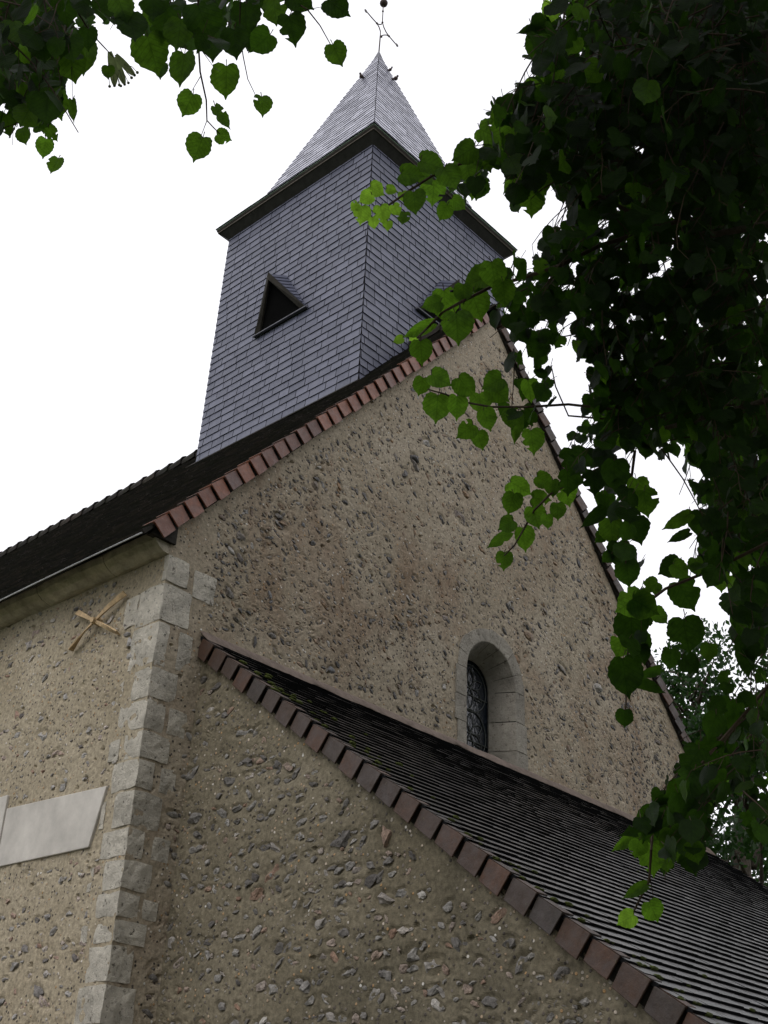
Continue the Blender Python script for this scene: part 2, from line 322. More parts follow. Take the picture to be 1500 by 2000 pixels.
def vnoise(u, v, s, seed):
    g = np.random.default_rng(seed).random((64, 64)); a = u * s; b = v * s
    i = np.floor(a).astype(int); j = np.floor(b).astype(int); fa = a - i; fb = b - j
    fa = fa * fa * (3 - 2 * fa); fb = fb * fb * (3 - 2 * fb)
    G = lambda x, y: g[x % 64, y % 64]
    return (G(i, j) * (1 - fa) + G(i + 1, j) * fa) * (1 - fb) + (G(i, j + 1) * (1 - fa) + G(i + 1, j + 1) * fa) * fb - 0.5
def rubble_wall(mb, P, u0, u1, vb, vt, step, stones, seed, edge=0.0, skip=None, amp=0.005, smi=1, rag=0.22, sink=0.0):
    """P(u,v,h)->3D; vb/vt functions of u. stones: (u,v,a,b,ang,prot)."""
    nu = max(2, int((u1 - u0) / step)); us = np.linspace(u0, u1, nu + 1)
    VB = np.array([vb(x) for x in us]); VT = np.array([vt(x) for x in us])
    nv = max(2, int((VT - VB).max() / step)); t = np.linspace(0, 1, nv + 1)
    Ug = np.repeat(us[:, None], nv + 1, 1); Vg = VB[:, None] + (VT - VB)[:, None] * t[None]
    H = amp * 1.6 * vnoise(Ug, Vg, 1.7, seed) + amp * 1.2 * vnoise(Ug, Vg, 6, seed + 1) + amp * 0.9 * vnoise(Ug, Vg, 15, seed + 2) + amp * 0.7 * vnoise(Ug, Vg, 34, seed + 3)
    for (su, sv, a, b, ang, pr) in stones:
        r = max(a, b) * 2.1; i0 = max(0, int((su - r - u0) / (u1 - u0) * nu)); i1 = min(nu + 1, int((su + r - u0) / (u1 - u0) * nu) + 2)
        if i1 <= i0: continue
        du = Ug[i0:i1] - su; dv = Vg[i0:i1] - sv; c, s_ = math.cos(ang), math.sin(ang)
        q = np.sqrt(((du * c + dv * s_) / a) ** 2 + ((-du * s_ + dv * c) / b) ** 2)
        H[i0:i1] += np.where(q < 1.9, -0.45 * min(b, .03) * np.clip(1 - np.abs(q - 0.9) / 0.75, 0, 1), 0)
    pg = np.random.default_rng(seed + 99)
    for k_ in range(int((u1 - u0) * (VT - VB).mean() * 16)):      # small cavities where pebbles fell out
        su, sv, rr_ = pg.uniform(u0, u1), pg.uniform(VB.min(), VT.max()), 0.008 + 0.016 * pg.random() ** 2
        i0 = max(0, int((su - rr_ * 2 - u0) / (u1 - u0) * nu)); i1 = min(nu + 1, int((su + rr_ * 2 - u0) / (u1 - u0) * nu) + 2)
        q = ((Ug[i0:i1] - su) ** 2 + ((Vg[i0:i1] - sv) * 1.4) ** 2) / rr_ ** 2
        H[i0:i1] -= rr_ * 1.0 * np.clip(1.3 - q, 0, 1)
    if edge:
        e = np.clip(np.minimum(Ug - u0, u1 - Ug) / 0.05, 0, 1); H = H * e
    idx = np.arange((nu + 1) * (nv + 1)).reshape(nu + 1, nv + 1)
    pts = [P(a_, b_, c_) for a_, b_, c_ in zip(Ug.ravel(), Vg.ravel(), H.ravel())]
    fs = []
    for i in range(nu):
        for j in range(nv):
            if skip and skip((us[i] + us[i + 1]) / 2, (Vg[i, j] + Vg[i, j + 1] + Vg[i + 1, j] + Vg[i + 1, j + 1]) / 4): continue
            fs.append((idx[i, j], idx[i + 1, j], idx[i + 1, j + 1], idx[i, j + 1]))
    mb.add(pts, [tuple(int(x) for x in f) for f in fs], 0)
    bv, bf = ico()
    for (su, sv, a, b, ang, pr) in stones:
        o = rng.random(3) * 50; c, s_ = math.cos(ang), math.sin(ang); vs_ = []
        # angular chipped shape: radius modulated per direction, flattened facets
        k = rng.normal(size=(9, 3)); k /= np.linalg.norm(k, axis=1)[:, None]
        cut = 0.42 + 0.5 * rng.random(9)
        pv = bv.copy()
        for d_, ct in zip(k, cut):
            pr_ = pv @ d_; ov = np.maximum(pr_ - ct, 0); pv = pv - ov[:, None] * d_
        dep = min(a, b) * 0.62
        for x, y, z in pv:
            n_ = 1.12 + 0.45 * noise.noise((x * 1.5 + o[0], y * 1.5 + o[1], z * 1.5 + o[2])) + rag * noise.noise((x * 4.5 + o[1], y * 4.5 + o[0], z * 4.5))
            x, y, z = x * n_ * a, y * n_ * b, z * n_ * dep
            vs_.append(P(su + x * c - y * s_, sv + x * s_ + y * c, z + pr - sink - dep * 0.72))
        mb.add(vs_, bf, smi)
def scatter(n, u0, u1, v0f, v1f, size, ang, dens=None, seed=0, gap=1.15, flat=0.5, rows=None):
    r = np.random.default_rng(seed); L = []; grid = {}
    tries = 0
    while len(L) < n and tries < n * 14:
        tries += 1; u = r.uniform(u0, u1); lo, hi = v0f(u), v1f(u)
        if hi - lo < 0.1: continue
        v = r.uniform(lo, hi)
        if dens and r.random() > dens(u, v): continue
        a = size(r)
        if rows: v = round(v / rows) * rows + r.normal() * rows * 0.16
        b = a * r.uniform(flat * 0.75, flat * 1.35); key = (int(u / .12), int(v / .12)); ok = True
        for i in (-1, 0, 1):
            for j in (-1, 0, 1):
                for (pu, pv, pa) in grid.get((key[0] + i, key[1] + j), ()):
                    if (pu - u) ** 2 + (pv - v) ** 2 < ((pa + a) * gap * .72) ** 2: ok = False
        if not ok: continue
        grid.setdefault(key, []).append((u, v, a)); L.append((u, v, a, b, ang(r), r.uniform(-0.004, 0.008)))
    return L
lognorm = lambda m_, s_, hi: (lambda r: float(min(hi, m_ * math.exp(r.normal() * s_))))
dn = lambda s_, lo, seed: (lambda u, v: lo + (1 - lo) * max(0, min(1, 1.6 * (noise.noise((u * s_ + seed, v * s_, seed)) + 0.45))))

# window data
WX, WZ, WR, WD, GR = 3.857, 4.22 + Z, 0.375, 0.22, 0.255
WB = ZL - 0.01
RING = 0.15
def in_window(u, v, r):
    return (abs(u - WX) < r and v < WZ) or ((u - WX) ** 2 + (v - WZ) ** 2 < r * r)
ztop = lambda x: ZV + (ZA - ZV) * (x / XA if x < XA else (W - x) / XA)
# gable: face y=0, outward -y
mb = MB()
Pg = lambda u, v, h: (u, -h, v)
st = scatter(4100, 0.42, W - 0.08, lambda u: ZL + 0.1, lambda u: ztop(u) - 0.18, lognorm(0.019, 0.42, 0.06), lambda r: -0.45 + r.normal() * 0.6, dn(1.4, 0.7, 4.2), 5, 1.1, 0.5)
st += scatter(14, 0.6, W - 0.6, lambda u: ZL + 0.3, lambda u: ztop(u) - 0.5, lognorm(0.085, 0.2, 0.12), lambda r: -0.5 + r.normal() * 0.4, None, 6, 1.2, 0.5)
st = [s for s in st if not in_window(s[0], s[1], WR + RING + s[2] * 0.8)]
rubble_wall(mb, Pg, 0.0, W, lambda u: ZL - 0.25, ztop, 0.0125, st, 1, skip=lambda u, v: in_window(u, v, WR + RING * 0.5))
n0 = len(mb.mi)
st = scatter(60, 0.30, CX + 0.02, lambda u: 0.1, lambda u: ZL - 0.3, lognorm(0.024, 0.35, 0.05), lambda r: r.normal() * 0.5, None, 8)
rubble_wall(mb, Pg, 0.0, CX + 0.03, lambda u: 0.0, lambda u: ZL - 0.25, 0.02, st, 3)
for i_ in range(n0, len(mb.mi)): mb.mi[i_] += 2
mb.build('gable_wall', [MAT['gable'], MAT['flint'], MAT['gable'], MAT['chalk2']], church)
# side wall: face x=0, outward -x  (u=y)
mb = MB(); Ps = lambda u, v, h: (-h, u, v)
def in_plaque(u, v, e=0.0):
    return (0.30 - e < u < 1.55 + e and 1.885 + Z - e < v < 2.33 + Z + e) or (1.5 < u < 3.6 and 1.9 + Z - e < v < 2.44 + Z + e)
st = scatter(2500, 0.28, 6.5, lambda u: 0.2, lambda u: 3.96 + Z, lognorm(0.022, 0.45, 0.065), lambda r: r.normal() * 0.4, dn(1.6, 0.5, 9.1), 12, 1.02, 0.55, rows=0.085)
st = [s for s in st if not in_plaque(s[0], s[1], 0.04)]
rubble_wall(mb, Ps, 0.0, 6.5, lambda u: 0.0, lambda u: 4.0 + Z, 0.015, st, 7, amp=0.006, rag=0.5)
mb.face([(0, 6.5, 0), (0, LEN, 0), (0, LEN, 4 + Z), (0, 6.5, 4 + Z)], 0)
mb.box((0.06, 0.06, 0.0), (W - 0.01, LEN, ZL - 0.3)); mb.box((0.06, 0.6, ZL - 0.3), (W - 0.01, LEN, 4.0 + Z))
mb.build('side_wall', [MAT['side'], MAT['chalk']], church)
mb = MB(); mb.box((W - 0.005, 0.03, 0), (W, LEN, 4.0 + Z)); mb.face([(0, LEN + .01, 0), (W, LEN + .01, 0), (W, LEN + .01, ZV), (XA, LEN + .01, ZA), (0, LEN + .01, ZV)]); mb.build('far_wall', MAT['side'], church)
# lean-to wall: face x=CX, outward -x
mb = MB(); Pl = lambda u, v, h: (CX - h, -u, v)
lt = lambda u: ZL - 0.10 - MS * u
st = scatter(1700, 0.03, -LY, lambda u: 0.1, lambda u: lt(u) - 0.2, lognorm(0.027, 0.45, 0.075), lambda r: r.normal() * 0.45, dn(1.5, 0.5, 2.7), 21, 1.05, 0.55, rows=0.1)
st += scatter(9, 0.1, -LY, lambda u: 1.6, lambda u: lt(u) - 0.3, lognorm(0.085, 0.15, 0.11), lambda r: r.normal() * 0.3, None, 22, 1.2, 0.62)
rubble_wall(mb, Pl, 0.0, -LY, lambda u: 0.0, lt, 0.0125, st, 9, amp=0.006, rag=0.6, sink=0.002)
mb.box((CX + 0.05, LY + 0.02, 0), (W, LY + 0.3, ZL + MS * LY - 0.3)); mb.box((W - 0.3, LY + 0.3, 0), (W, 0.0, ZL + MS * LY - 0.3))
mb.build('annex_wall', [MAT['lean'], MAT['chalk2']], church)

# quoins: irregular limestone blocks wrapping the corner
QZ = [3.974, 3.743, 3.433, 3.10, 2.86, 2.63, 2.435, 2.221, 1.974, 1.776, 1.575, 1.405, 1.253, 1.02, .78, .52, .27, 0, -.28, -.55, -.8, -1.08, -1.35, -1.58]
QL = [0.0, .25, .28, .13, .30, .07, .24, .12, .25, .14, .22, .1, .2, .24, .12, .25, .1, .22, .12, .24, .14, .24, .12]
QR = [.18, .28, .12, .24, .12, .26, .12, .25, .13, .22, .12, .24, .14, .22, .12, .24, .13, .22, .12, .24, .14, .24, .12]
def block(p0, p1, prot_axis, seed):
    """rough-edged block between two corners with wobbled outline"""
    r = random.Random(seed); mb_ = MB(); (x0, y0, z0), (x1, y1, z1) = p0, p1
    nx, ny, nz_ = [max(1, int(round(d / 0.05))) for d in (x1 - x0, y1 - y0, z1 - z0)]
    import itertools
    vid = {}; vs_ = []
    def V_(i, j, k):
        key = (i, j, k)
        if key not in vid:
            p = Vector((x0 + (x1 - x0) * i / nx, y0 + (y1 - y0) * j / ny, z0 + (z1 - z0) * k / nz_))
            c_ = sum(1 for a_, b_ in ((i, nx), (j, ny), (k, nz_)) if a_ in (0, b_))
            ctr = Vector(((x0 + x1) / 2, (y0 + y1) / 2, (z0 + z1) / 2))
            nn = noise.noise_vector((p.x * 9 + seed, p.y * 9, p.z * 9)) * 0.009 + noise.noise_vector((p.x * 28 + seed, p.y * 28, p.z * 28)) * 0.005
            p = p + nn
            if c_ >= 2: p = p + (ctr - p).normalized() * (0.003 if c_ == 2 else 0.006)
            vid[key] = len(vs_); vs_.append(p)
        return vid[key]
    fs = []
    for i in range(nx):
        for j in range(ny):
            fs += [(V_(i, j, 0), V_(i, j + 1, 0), V_(i + 1, j + 1, 0), V_(i + 1, j, 0)), (V_(i, j, nz_), V_(i + 1, j, nz_), V_(i + 1, j + 1, nz_), V_(i, j + 1, nz_))]
    for i in range(nx):
        for k in range(nz_):
            fs += [(V_(i, 0, k), V_(i + 1, 0, k), V_(i + 1, 0, k + 1), V_(i, 0, k + 1)), (V_(i, ny, k), V_(i, ny, k + 1), V_(i + 1, ny, k + 1), V_(i + 1, ny, k))]
    for j in range(ny):
        for k in range(nz_):
            fs += [(V_(0, j, k), V_(0, j, k + 1), V_(0, j + 1, k + 1), V_(0, j + 1, k)), (V_(nx, j, k), V_(nx, j + 1, k), V_(nx, j + 1, k + 1), V_(nx, j, k + 1))]
    mb_.add(vs_, fs)
    o = mb_.build('quoin_stone', MAT['quoin'], church, False)
    return o
PR = 0.006
for i in range(len(QZ) - 1):
    z1, z0 = QZ[i] + Z - random.uniform(.006, .014), QZ[i + 1] + Z + random.uniform(.006, .014)
    block((-PR, -PR, z0), (max(QR[i], .1) + random.uniform(-.03, .04), max(QL[i] * 1.12, .2 if i else .05) + random.uniform(-.03, .04) * (QL[i] > .2), z1), 0, i * 3.1)
    if QL[i] < 0.2 and i: block((-PR * .8, QL[i] + .175 if QL[i] < .16 else QL[i] + .02, z0 + .01), (0.05, random.uniform(.31, .37) if QL[i] < .16 else .36, z1 - .015), 0, i * 3.1 + 50)
    elif i in (1,): block((-PR * .8, .28, z0 + .03), (0.05, .44, z1 - .01), 0, 77)
    if QR[i] < 0.16 and i not in (0, 7, 12, 16): block((QR[i] + .07, -PR * .8, z0 + .01), (random.uniform(.28, .36), 0.05, z1 - .015), 0, i * 3.1 + 90)
block((.25, -PR * .8, 3.71 + Z), (.46, 0.05, 3.94 + Z), 0, 123.0)

# plaque (pale rendered panel) on the side wall
mb = MB(); x_ = -0.02
mb.hexa([(x_, 0.40, 1.885 + Z), (0.01, 0.40, 1.885 + Z), (0.01, 1.52, 1.895 + Z), (x_, 1.52, 1.895 + Z), (x_, 0.30, 2.285 + Z), (0.01, 0.30, 2.285 + Z), (0.01, 1.53, 2.325 + Z), (x_, 1.53, 2.325 + Z)])
mb.hexa([(x_ - .004, 1.535, 1.86 + Z), (0.01, 1.535, 1.86 + Z), (0.01, 3.4, 1.9 + Z), (x_ - .004, 3.4, 1.9 + Z), (x_ - .004, 1.55, 2.43 + Z), (0.01, 1.55, 2.43 + Z), (0.01, 3.4, 2.43 + Z), (x_ - .004, 3.4, 2.43 + Z)])
bevel(mb.build('rendered_panel', MAT['plaque'], church), 0.006)

# iron tie anchor, a twisted X of flat straps
mb = MB(); ctr = Vector((-0.05, 0.745, 3.615 + Z))
for ty_, tz_, tw in ((0.432, 3.76, 0.5), (0.437, 3.44, 0.9), (1.037, 3.775, 0.3), (1.03, 3.455, 1.2)):
    end = Vector((-0.035, ty_, tz_ + Z)); d = (end - ctr).normalized(); side = d.cross(Vector((1, 0, 0))).normalized(); nrm = Vector((-1, 0, 0))
    prev = None
    for k in range(7):
        t = k / 6; p = ctr.lerp(end, t) + nrm * 0.012 * math.sin(t * math.pi); a = tw * t * 1.3
        s_ = (side * math.cos(a) + nrm * math.sin(a)) * (0.011 + 0.012 * t); n_ = s_.cross(d).normalized() * 0.006
        ring = [p - s_ - n_, p + s_ - n_, p + s_ + n_, p - s_ + n_]
        if prev: mb.hexa(prev + ring)
        prev = ring
an = mb.build('wall_anchor', MAT['rusty'], church); an['label'] = 'rusty orange twisted iron cross strap'
mb = MB(); mb.tube([ctr + Vector((0.06, 0, 0)), ctr + Vector((-0.03, 0, 0))], [0.032, 0.024], 8); mb.build('anchor_bolt', MAT['rusty'], an)

# cornice: moulded stone lengths
prof = [(0.0, 3.965), (-0.03, 3.965), (-0.06, 3.972), (-0.11, 3.995), (-0.15, 4.035), (-0.17, 4.08), (-0.165, 4.11), (-0.13, 4.125), (0.02, 4.13)]
cuts = [0.0, 0.62, 1.5, 2.45, 3.3, 4.3, 5.2, 6.3, 7.4, 8.6, 9.9, 11.2, 12.6, LEN]
for a_, b_ in zip(cuts, cuts[1:]):
    mb = MB(); n = len(prof); ys = np.linspace(a_ + 0.004, b_ - 0.004, max(2, int((b_ - a_) / 0.12)))
    vs_ = []
    for y in ys:
        for x, z in prof:
            k = 0.008 * noise.noise((x * 9, y * 4, z * 6)) + 0.006 * noise.noise((x * 20, y * 14, z * 16))
            e = 0.012 if (y in (ys[0], ys[-1]) and x < -0.02) else 0
            vs_.append((x + k + e, y, z + k + Z))
    fs = [(i * n + k, i * n + k + 1, (i + 1) * n + k + 1, (i + 1) * n + k) for i in range(len(ys) - 1) for k in range(n - 1)]
    fs += [tuple(range(n)), tuple((len(ys) - 1) * n + k for k in range(n))[::-1]]
    mb.add(vs_, fs); mb.build('cornice_stone', MAT['cornice'], church, False)

# nave roof
EX, EZ, RZ = -0.278, 4.016 + Z, 8.82 + Z
sl_ = math.atan2(RZ - EZ, XA - EX); SLEN = math.hypot(RZ - EZ, XA - EX)
mb = MB(); Y0 = -0.045
N1 = Vector((-math.sin(sl_), 0, math.cos(sl_))); V1 = Vector((math.cos(sl_), 0, math.sin(sl_)))
shingles(mb, (EX, Y0, EZ), (0, 1, 0), V1, N1, [(0, 0), (0, SLEN), (LEN - Y0, SLEN), (LEN - Y0, 0)], 0.105, 0.165, 0.02, 0.1, ragged=0.006, sag=0.025)
N2 = Vector((math.sin(sl_), 0, math.cos(sl_))); V2 = Vector((-math.cos(sl_), 0, math.sin(sl_)))
shingles(mb, (2 * XA - EX, Y0, EZ), (0, 1, 0), V2, N2, [(0, 0), (0, SLEN), (LEN - Y0, SLEN), (LEN - Y0, 0)], 0.105, 0.33, 0.02, 0.1, ragged=0.006)
# underside boards
for sx in (1, -1):
    f = (lambda x: x) if sx == 1 else (lambda x: 2 * XA - x)
    mb.face([(f(EX + .02), Y0 + .05, EZ + 0.002), (f(XA), Y0 + .05, RZ - 0.03), (f(XA), LEN, RZ - 0.03), (f(EX + .02), LEN, EZ + 0.002)], 1)
roof = mb.build('nave_roof', [MAT['roof'], MAT['wood']], church)
mb = MB()
for k in range(50):       # ridge tiles, each lapping the next
    y = 0.1 + k * 0.295; a0 = -0.15 * math.pi; vs_ = []
    for yy, rr in ((y - .02, 0.135), (y + 0.03, 0.13), (y + 0.31, 0.105)):
        for j in range(9):
            a = -0.12 * math.pi + j * (1.24 * math.pi) / 8; vs_.append((XA + rr * math.cos(a), yy, RZ - 0.06 + rr * 0.85 * math.sin(a) + (0.012 if rr > .13 else 0)))
    mb.add(vs_, [(i * 9 + j, i * 9 + j + 1, (i + 1) * 9 + j + 1, (i + 1) * 9 + j) for i in range(2) for j in range(8)])
o = mb.build('ridge_tiles', MAT['roof'], roof); md = o.modifiers.new('s', 'SOLIDIFY'); md.thickness = 0.014
# verge tiles (terracotta) lying over the gable edge
def verge(O, D, Nn, Fo, pitch, count, depth, mat, parent, name, w_=0.17, top=0.13):
    """D along slope upward, Nn roof normal, Fo outward from wall"""
    mb_ = MB(); O, D, Nn, Fo = Vector(O), Vector(D).normalized(), Vector(Nn).normalized(), Vector(Fo).normalized()
    for k in range(count):
        r = random.Random(k * 7 + 1); a = k * pitch + r.uniform(-.006, .006); L_ = pitch * 1.22; t = 0.014; La = pitch * r.uniform(.92, .97)
        lo = 0.026 + r.uniform(-.003, .003); hi = 0.004
        # face plate: lower end stands out over the tile below
        P_ = lambda s, n_, f: O + D * (a + s) + Nn * n_ + Fo * f
        dj = r.uniform(-.009, .009)
        mb_.hexa([P_(0.004, -depth + dj, lo - t), P_(La - .008, -depth + dj, hi + .004 - t), P_(La - .008, -depth + dj, hi + .004), P_(0.004, -depth + dj, lo),
                  P_(0, 0.02, lo - t), P_(La, 0.008, hi + .004 - t), P_(La, 0.008, hi + .004), P_(0, 0.02, lo)])
        # top plate lying on the roof
        mb_.hexa([P_(0, 0.006, -top), P_(L_, -0.008, -top), P_(L_, -0.008, hi - t - .001), P_(0, 0.006, lo - t - .001),
                  P_(0, 0.026, -top), P_(L_, 0.008, -top), P_(L_, 0.008, hi - .001), P_(0, 0.026, lo - .001)])
    L_ = pitch * count; P_ = lambda s, n_, f: O + D * s + Nn * n_ + Fo * f
    b2 = MB(); b2.hexa([P_(0.03, -depth + .012, -.04), P_(L_, -depth + .012, -.04), P_(L_, -depth + .012, -.018), P_(0.03, -depth + .012, -.018), P_(0.03, -.002, -.04), P_(L_, -.002, -.04), P_(L_, -.002, -.018), P_(0.03, -.002, -.018)])
    o_ = mb_.build(name, mat, parent); bevel(o_, 0.004, 2); b2.build('verge_board', MAT['wood'], o_); return o_
dv = Vector((XA, 0, ZA - ZV)).normalized(); nv1 = Vector((-dv.z, 0, dv.x))
off = 0.142
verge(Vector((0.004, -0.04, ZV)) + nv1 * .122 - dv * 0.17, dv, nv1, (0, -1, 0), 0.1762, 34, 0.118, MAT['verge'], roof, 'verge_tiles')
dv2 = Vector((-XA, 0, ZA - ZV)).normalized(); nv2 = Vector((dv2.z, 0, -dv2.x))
verge(Vector((W - 0.004, -0.04, ZV)) + nv2 * .122 - dv2 * 0.17, dv2, nv2, (0, -1, 0), 0.1762, 34, 0.118, MAT['verge2'], roof, 'verge_tiles')  # darker tile than the left verge; this side's shade is in the colour
mb = MB(); mb.hexa([(-.2, -.025, EZ + .03), (.03, -.025, EZ + .03), (.03, .03, EZ + .03), (-.2, .03, EZ + .03), (-.18, -.025, EZ + .07), (.03, -.025, EZ + .28), (.03, .03, EZ + .28), (-.18, .03, EZ + .07)]); mb.build('eave_board', MAT['wood'], church)
mb = MB(); mb.tube([(EX - .004, -.03, EZ - .006)] + [(EX - .004 + .004 * math.sin(y), y, EZ - .006 + .005 * math.sin(y * 1.7)) for y in np.linspace(.3, LEN, 40)], 0.006, 5); mb.build('drip_edge', MAT['zinc'], church)

# lean-to roof
mb = MB(); sl2 = math.atan(MS); SL2 = math.hypot(-LY + 0.15, (-LY + 0.15) * MS)
V3 = Vector((0, math.cos(sl2), math.sin(sl2))); N3 = Vector((0, -math.sin(sl2), math.cos(sl2)))
O3 = Vector((CX - 0.03, LY - 0.15, ZL - MS * (-LY + 0.15)))
XW = 7.95 - (CX - 0.03)
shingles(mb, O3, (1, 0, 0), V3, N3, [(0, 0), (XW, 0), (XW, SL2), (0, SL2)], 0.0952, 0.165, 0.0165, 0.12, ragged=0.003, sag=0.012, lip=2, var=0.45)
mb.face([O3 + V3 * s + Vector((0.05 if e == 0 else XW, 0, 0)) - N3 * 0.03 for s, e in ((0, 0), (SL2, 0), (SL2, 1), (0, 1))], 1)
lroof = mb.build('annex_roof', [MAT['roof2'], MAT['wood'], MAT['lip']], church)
verge(Vector((CX - 0.022, 0, ZL - 0.006)) - V3 * (0.19 * 25 + 0.02), V3, N3, (-1, 0, 0), 0.19, 25, 0.114, MAT['verge2'], lroof, 'verge_tiles', top=0.07)
verge(Vector((7.97, 0, ZL - 0.006)) - V3 * (0.19 * 25 + 0.02), V3, N3, (1, 0, 0), 0.19, 25, 0.114, MAT['verge2'], lroof, 'verge_tiles', top=0.07)
# moss tufts in the courses near the verge
mb = MB(); bv, bf = ico()
for k in range(120):
    t = random.random(); u = abs(random.gauss(0.1, 0.16)) if k % 12 else random.uniform(0, 3); s = math.floor(random.random() * 50) * 0.0952 + 0.005
    r_ = random.uniform(0.006, 0.02); p = O3 + Vector((min(u, 3) + .03, 0, 0)) + V3 * s + N3 * 0.014
    mb.add([(p.x + x * r_ * 1.8, p.y + y * r_ * 0.7, p.z + z * r_ * .55) for x, y, z in bv * (1 + 0.3 * rng.random((len(bv), 1)))], bf)
mo = mb.build('moss', MAT['moss'], lroof); mo['kind'] = 'stuff'
# mortar fillet where the annex roof meets the gable
mb = MB(); xs = np.linspace(CX - 0.03, 7.9, 220); vs_ = []; pr = [(-0.085, -0.042), (-0.078, -0.025), (-0.045, 0.018), (-0.02, 0.045), (0.01, 0.052)]
for x in xs:
    for k, (py_, pz) in enumerate(pr):
        n_ = 0.014 * noise.noise((x * 3.5, k * 0.7, 1)) + 0.007 * noise.noise((x * 17, k, 5)); vs_.append((x, py_ + n_ * (k != 4), ZL + pz + n_))
mb.add(vs_, [(i * 5 + k, (i + 1) * 5 + k, (i + 1) * 5 + k + 1, i * 5 + k + 1) for i in range(len(xs) - 1) for k in range(4)] + [(0, 1, 2, 3, 4)])
mb.build('mortar_fillet', MAT['band'], lroof, True)

# ------------------------------------------------------------------ window
win = mb = MB()
def arch_pts(r, y, n=22, zb=WB):
    pts = [(WX - r, y, zb)] + [(WX - r, y, zb + (WZ - zb) * t) for t in (0.25, .5, .75)]
    pts += [(WX - r * math.cos(math.pi * i / n), y, WZ + r * math.sin(math.pi * i / n)) for i in range(n + 1)]
    pts += [(WX + r, y, WZ - (WZ - zb) * t) for t in (.25, .5, .75, 1)]
    return pts
# voussoirs and jamb stones, each its own island
def ring_stone(mb_, a0, a1, r0, r1, y0, y1, jamb=None):
    n = 5; g = 0.003
    def q(r, t, y):
        if jamb is None:
            a = a0 + (a1 - a0) * t; return (WX + r * math.cos(a), y, WZ + r * math.sin(a))
        s, zlo, zhi = jamb; return (WX + s * r, y, zlo + (zhi - zlo) * t)
    vs_ = []
    for i in range(n + 1):
        t = i / n; t = min(max(t, 0.012), 0.988)
        w_ = 0.006 * noise.noise((a0 * 5 + t * 3, r1 * 9, jamb[1] if jamb else 0))
        vs_ += [q(r0 + w_, t, y0 + .004), q(r0 + 0.008, t, y0), q(r1 + w_, t, y0 + w_ * .3), q(r1, t, 0.03), q(r0 - (r0 - GR) * 1.0, t, y1)]
    fs = []
    for i in range(n):
        b = i * 5; c_ = b + 5
        fs += [(b + 1, c_ + 1, c_ + 2, b + 2), (b, c_, c_ + 1, b + 1), (b + 2, c_ + 2, c_ + 3, b + 3), (b + 4, c_ + 4, c_, b)]
    fs += [(0, 1, 2, 3), (n * 5 + 3, n * 5 + 2, n * 5 + 1, n * 5)]
    mb_.add(vs_, fs)
angs = [0, 0.42, 0.85, 1.25, 1.62, 2.02, 2.4, 2.8, math.pi]
for a0, a1 in zip(angs, angs[1:]): ring_stone(mb, a0, a1, WR, WR + RING * random.uniform(.85, 1.1), -0.014, WD)
for s in (1, -1):
    z = WZ; 
    while z > WB - .1:
        h = random.uniform(.22, .34); ring_stone(mb, 0, 0, WR, WR + RING * random.uniform(.8, 1.25), -0.014, WD, (s, z - h, z)); z -= h
wframe = mb.build('window_surround', MAT['ring'], church, False)
mb = MB(); a = arch_pts(GR, WD + .012); b = arch_pts(GR + 0.12, WD + .012); n = len(a)   # rebate behind reveal
mb.add(a + b, [(i, i + 1, n + i + 1, n + i) for i in range(n - 1)])
mb.build('rebate', MAT['ring'], wframe)
mb = MB(); mb.face(arch_pts(GR + 0.03, WD + 0.03)); glass = mb.build('glass', MAT['glass'], wframe)
mb = MB(); yy = WD + 0.022
def arc(cx_, cz_, r, a0, a1, n=14): return [(cx_ + r * math.cos(a0 + (a1 - a0) * i / n), yy, cz_ + r * math.sin(a0 + (a1 - a0) * i / n)) for i in range(n + 1)]
for cz_ in (WZ - 0.02, WZ - 0.47, WZ - 0.92):
    mb.tube(arc(WX, cz_, 0.235, 0, 2 * math.pi, 28), 0.006, 5)
    for k in range(6):
        a = k * math.pi / 3 + math.pi / 6; e = Vector((WX + .2 * math.cos(a), yy, cz_ + .2 * math.sin(a))); c_ = Vector((WX, yy, cz_))
        sd_ = Vector((-math.sin(a), 0, math.cos(a)))
        for s in (1, -1): mb.tube([c_.lerp(e, t) + sd_ * s * 0.045 * math.sin(math.pi * t) for t in np.linspace(0, 1, 9)], 0.005, 5)
for z in np.arange(WB, WZ + .2, 0.45): mb.tube([(WX - GR, yy, z + .25), (WX + GR, yy, z + .25)], 0.006, 5)
mb.build('leading', MAT['leadcame'], glass)

# ------------------------------------------------------------------ bell tower
TX, TY, TW, ZT = 3.0256, 1.1882, 2.7333, 11.4735 + Z
CXT, CYT = TX + TW / 2, TY + TW / 2
TAP = 0.0056; ZB = 5.4 + Z
mb = MB(); HH = ZT - ZB; e = TAP * HH
faces = [((TX - e, TY - e), (TX + TW + e, TY - e)), ((TX + TW + e, TY - e), (TX + TW + e, TY + TW + e)), ((TX + TW + e, TY + TW + e), (TX - e, TY + TW + e)), ((TX - e, TY + TW + e), (TX - e, TY - e))]
DB = 9.335 + Z     # dormer base height
for k, (p, q) in enumerate(faces):
    A, B = Vector((*p, ZB)), Vector((*q, ZB)); U = (B - A).normalized(); N = U.cross(Vector((0, 0, 1))); L_ = (B - A).length
    hole = (lambda u, v: abs(u - L_ / 2) < 0.24 * (1 - (v - (DB - ZB)) / 0.55) and v > DB - ZB) if k in (0, 3) else None
    Vv = (Vector((0, 0, HH)) - N * e).normalized()
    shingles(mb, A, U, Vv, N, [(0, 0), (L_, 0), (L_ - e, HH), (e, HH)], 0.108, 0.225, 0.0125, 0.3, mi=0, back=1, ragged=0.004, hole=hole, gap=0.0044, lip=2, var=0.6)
tower = mb.build('bell_tower', [MAT['slate'], MAT['void'], MAT['lip']], church)
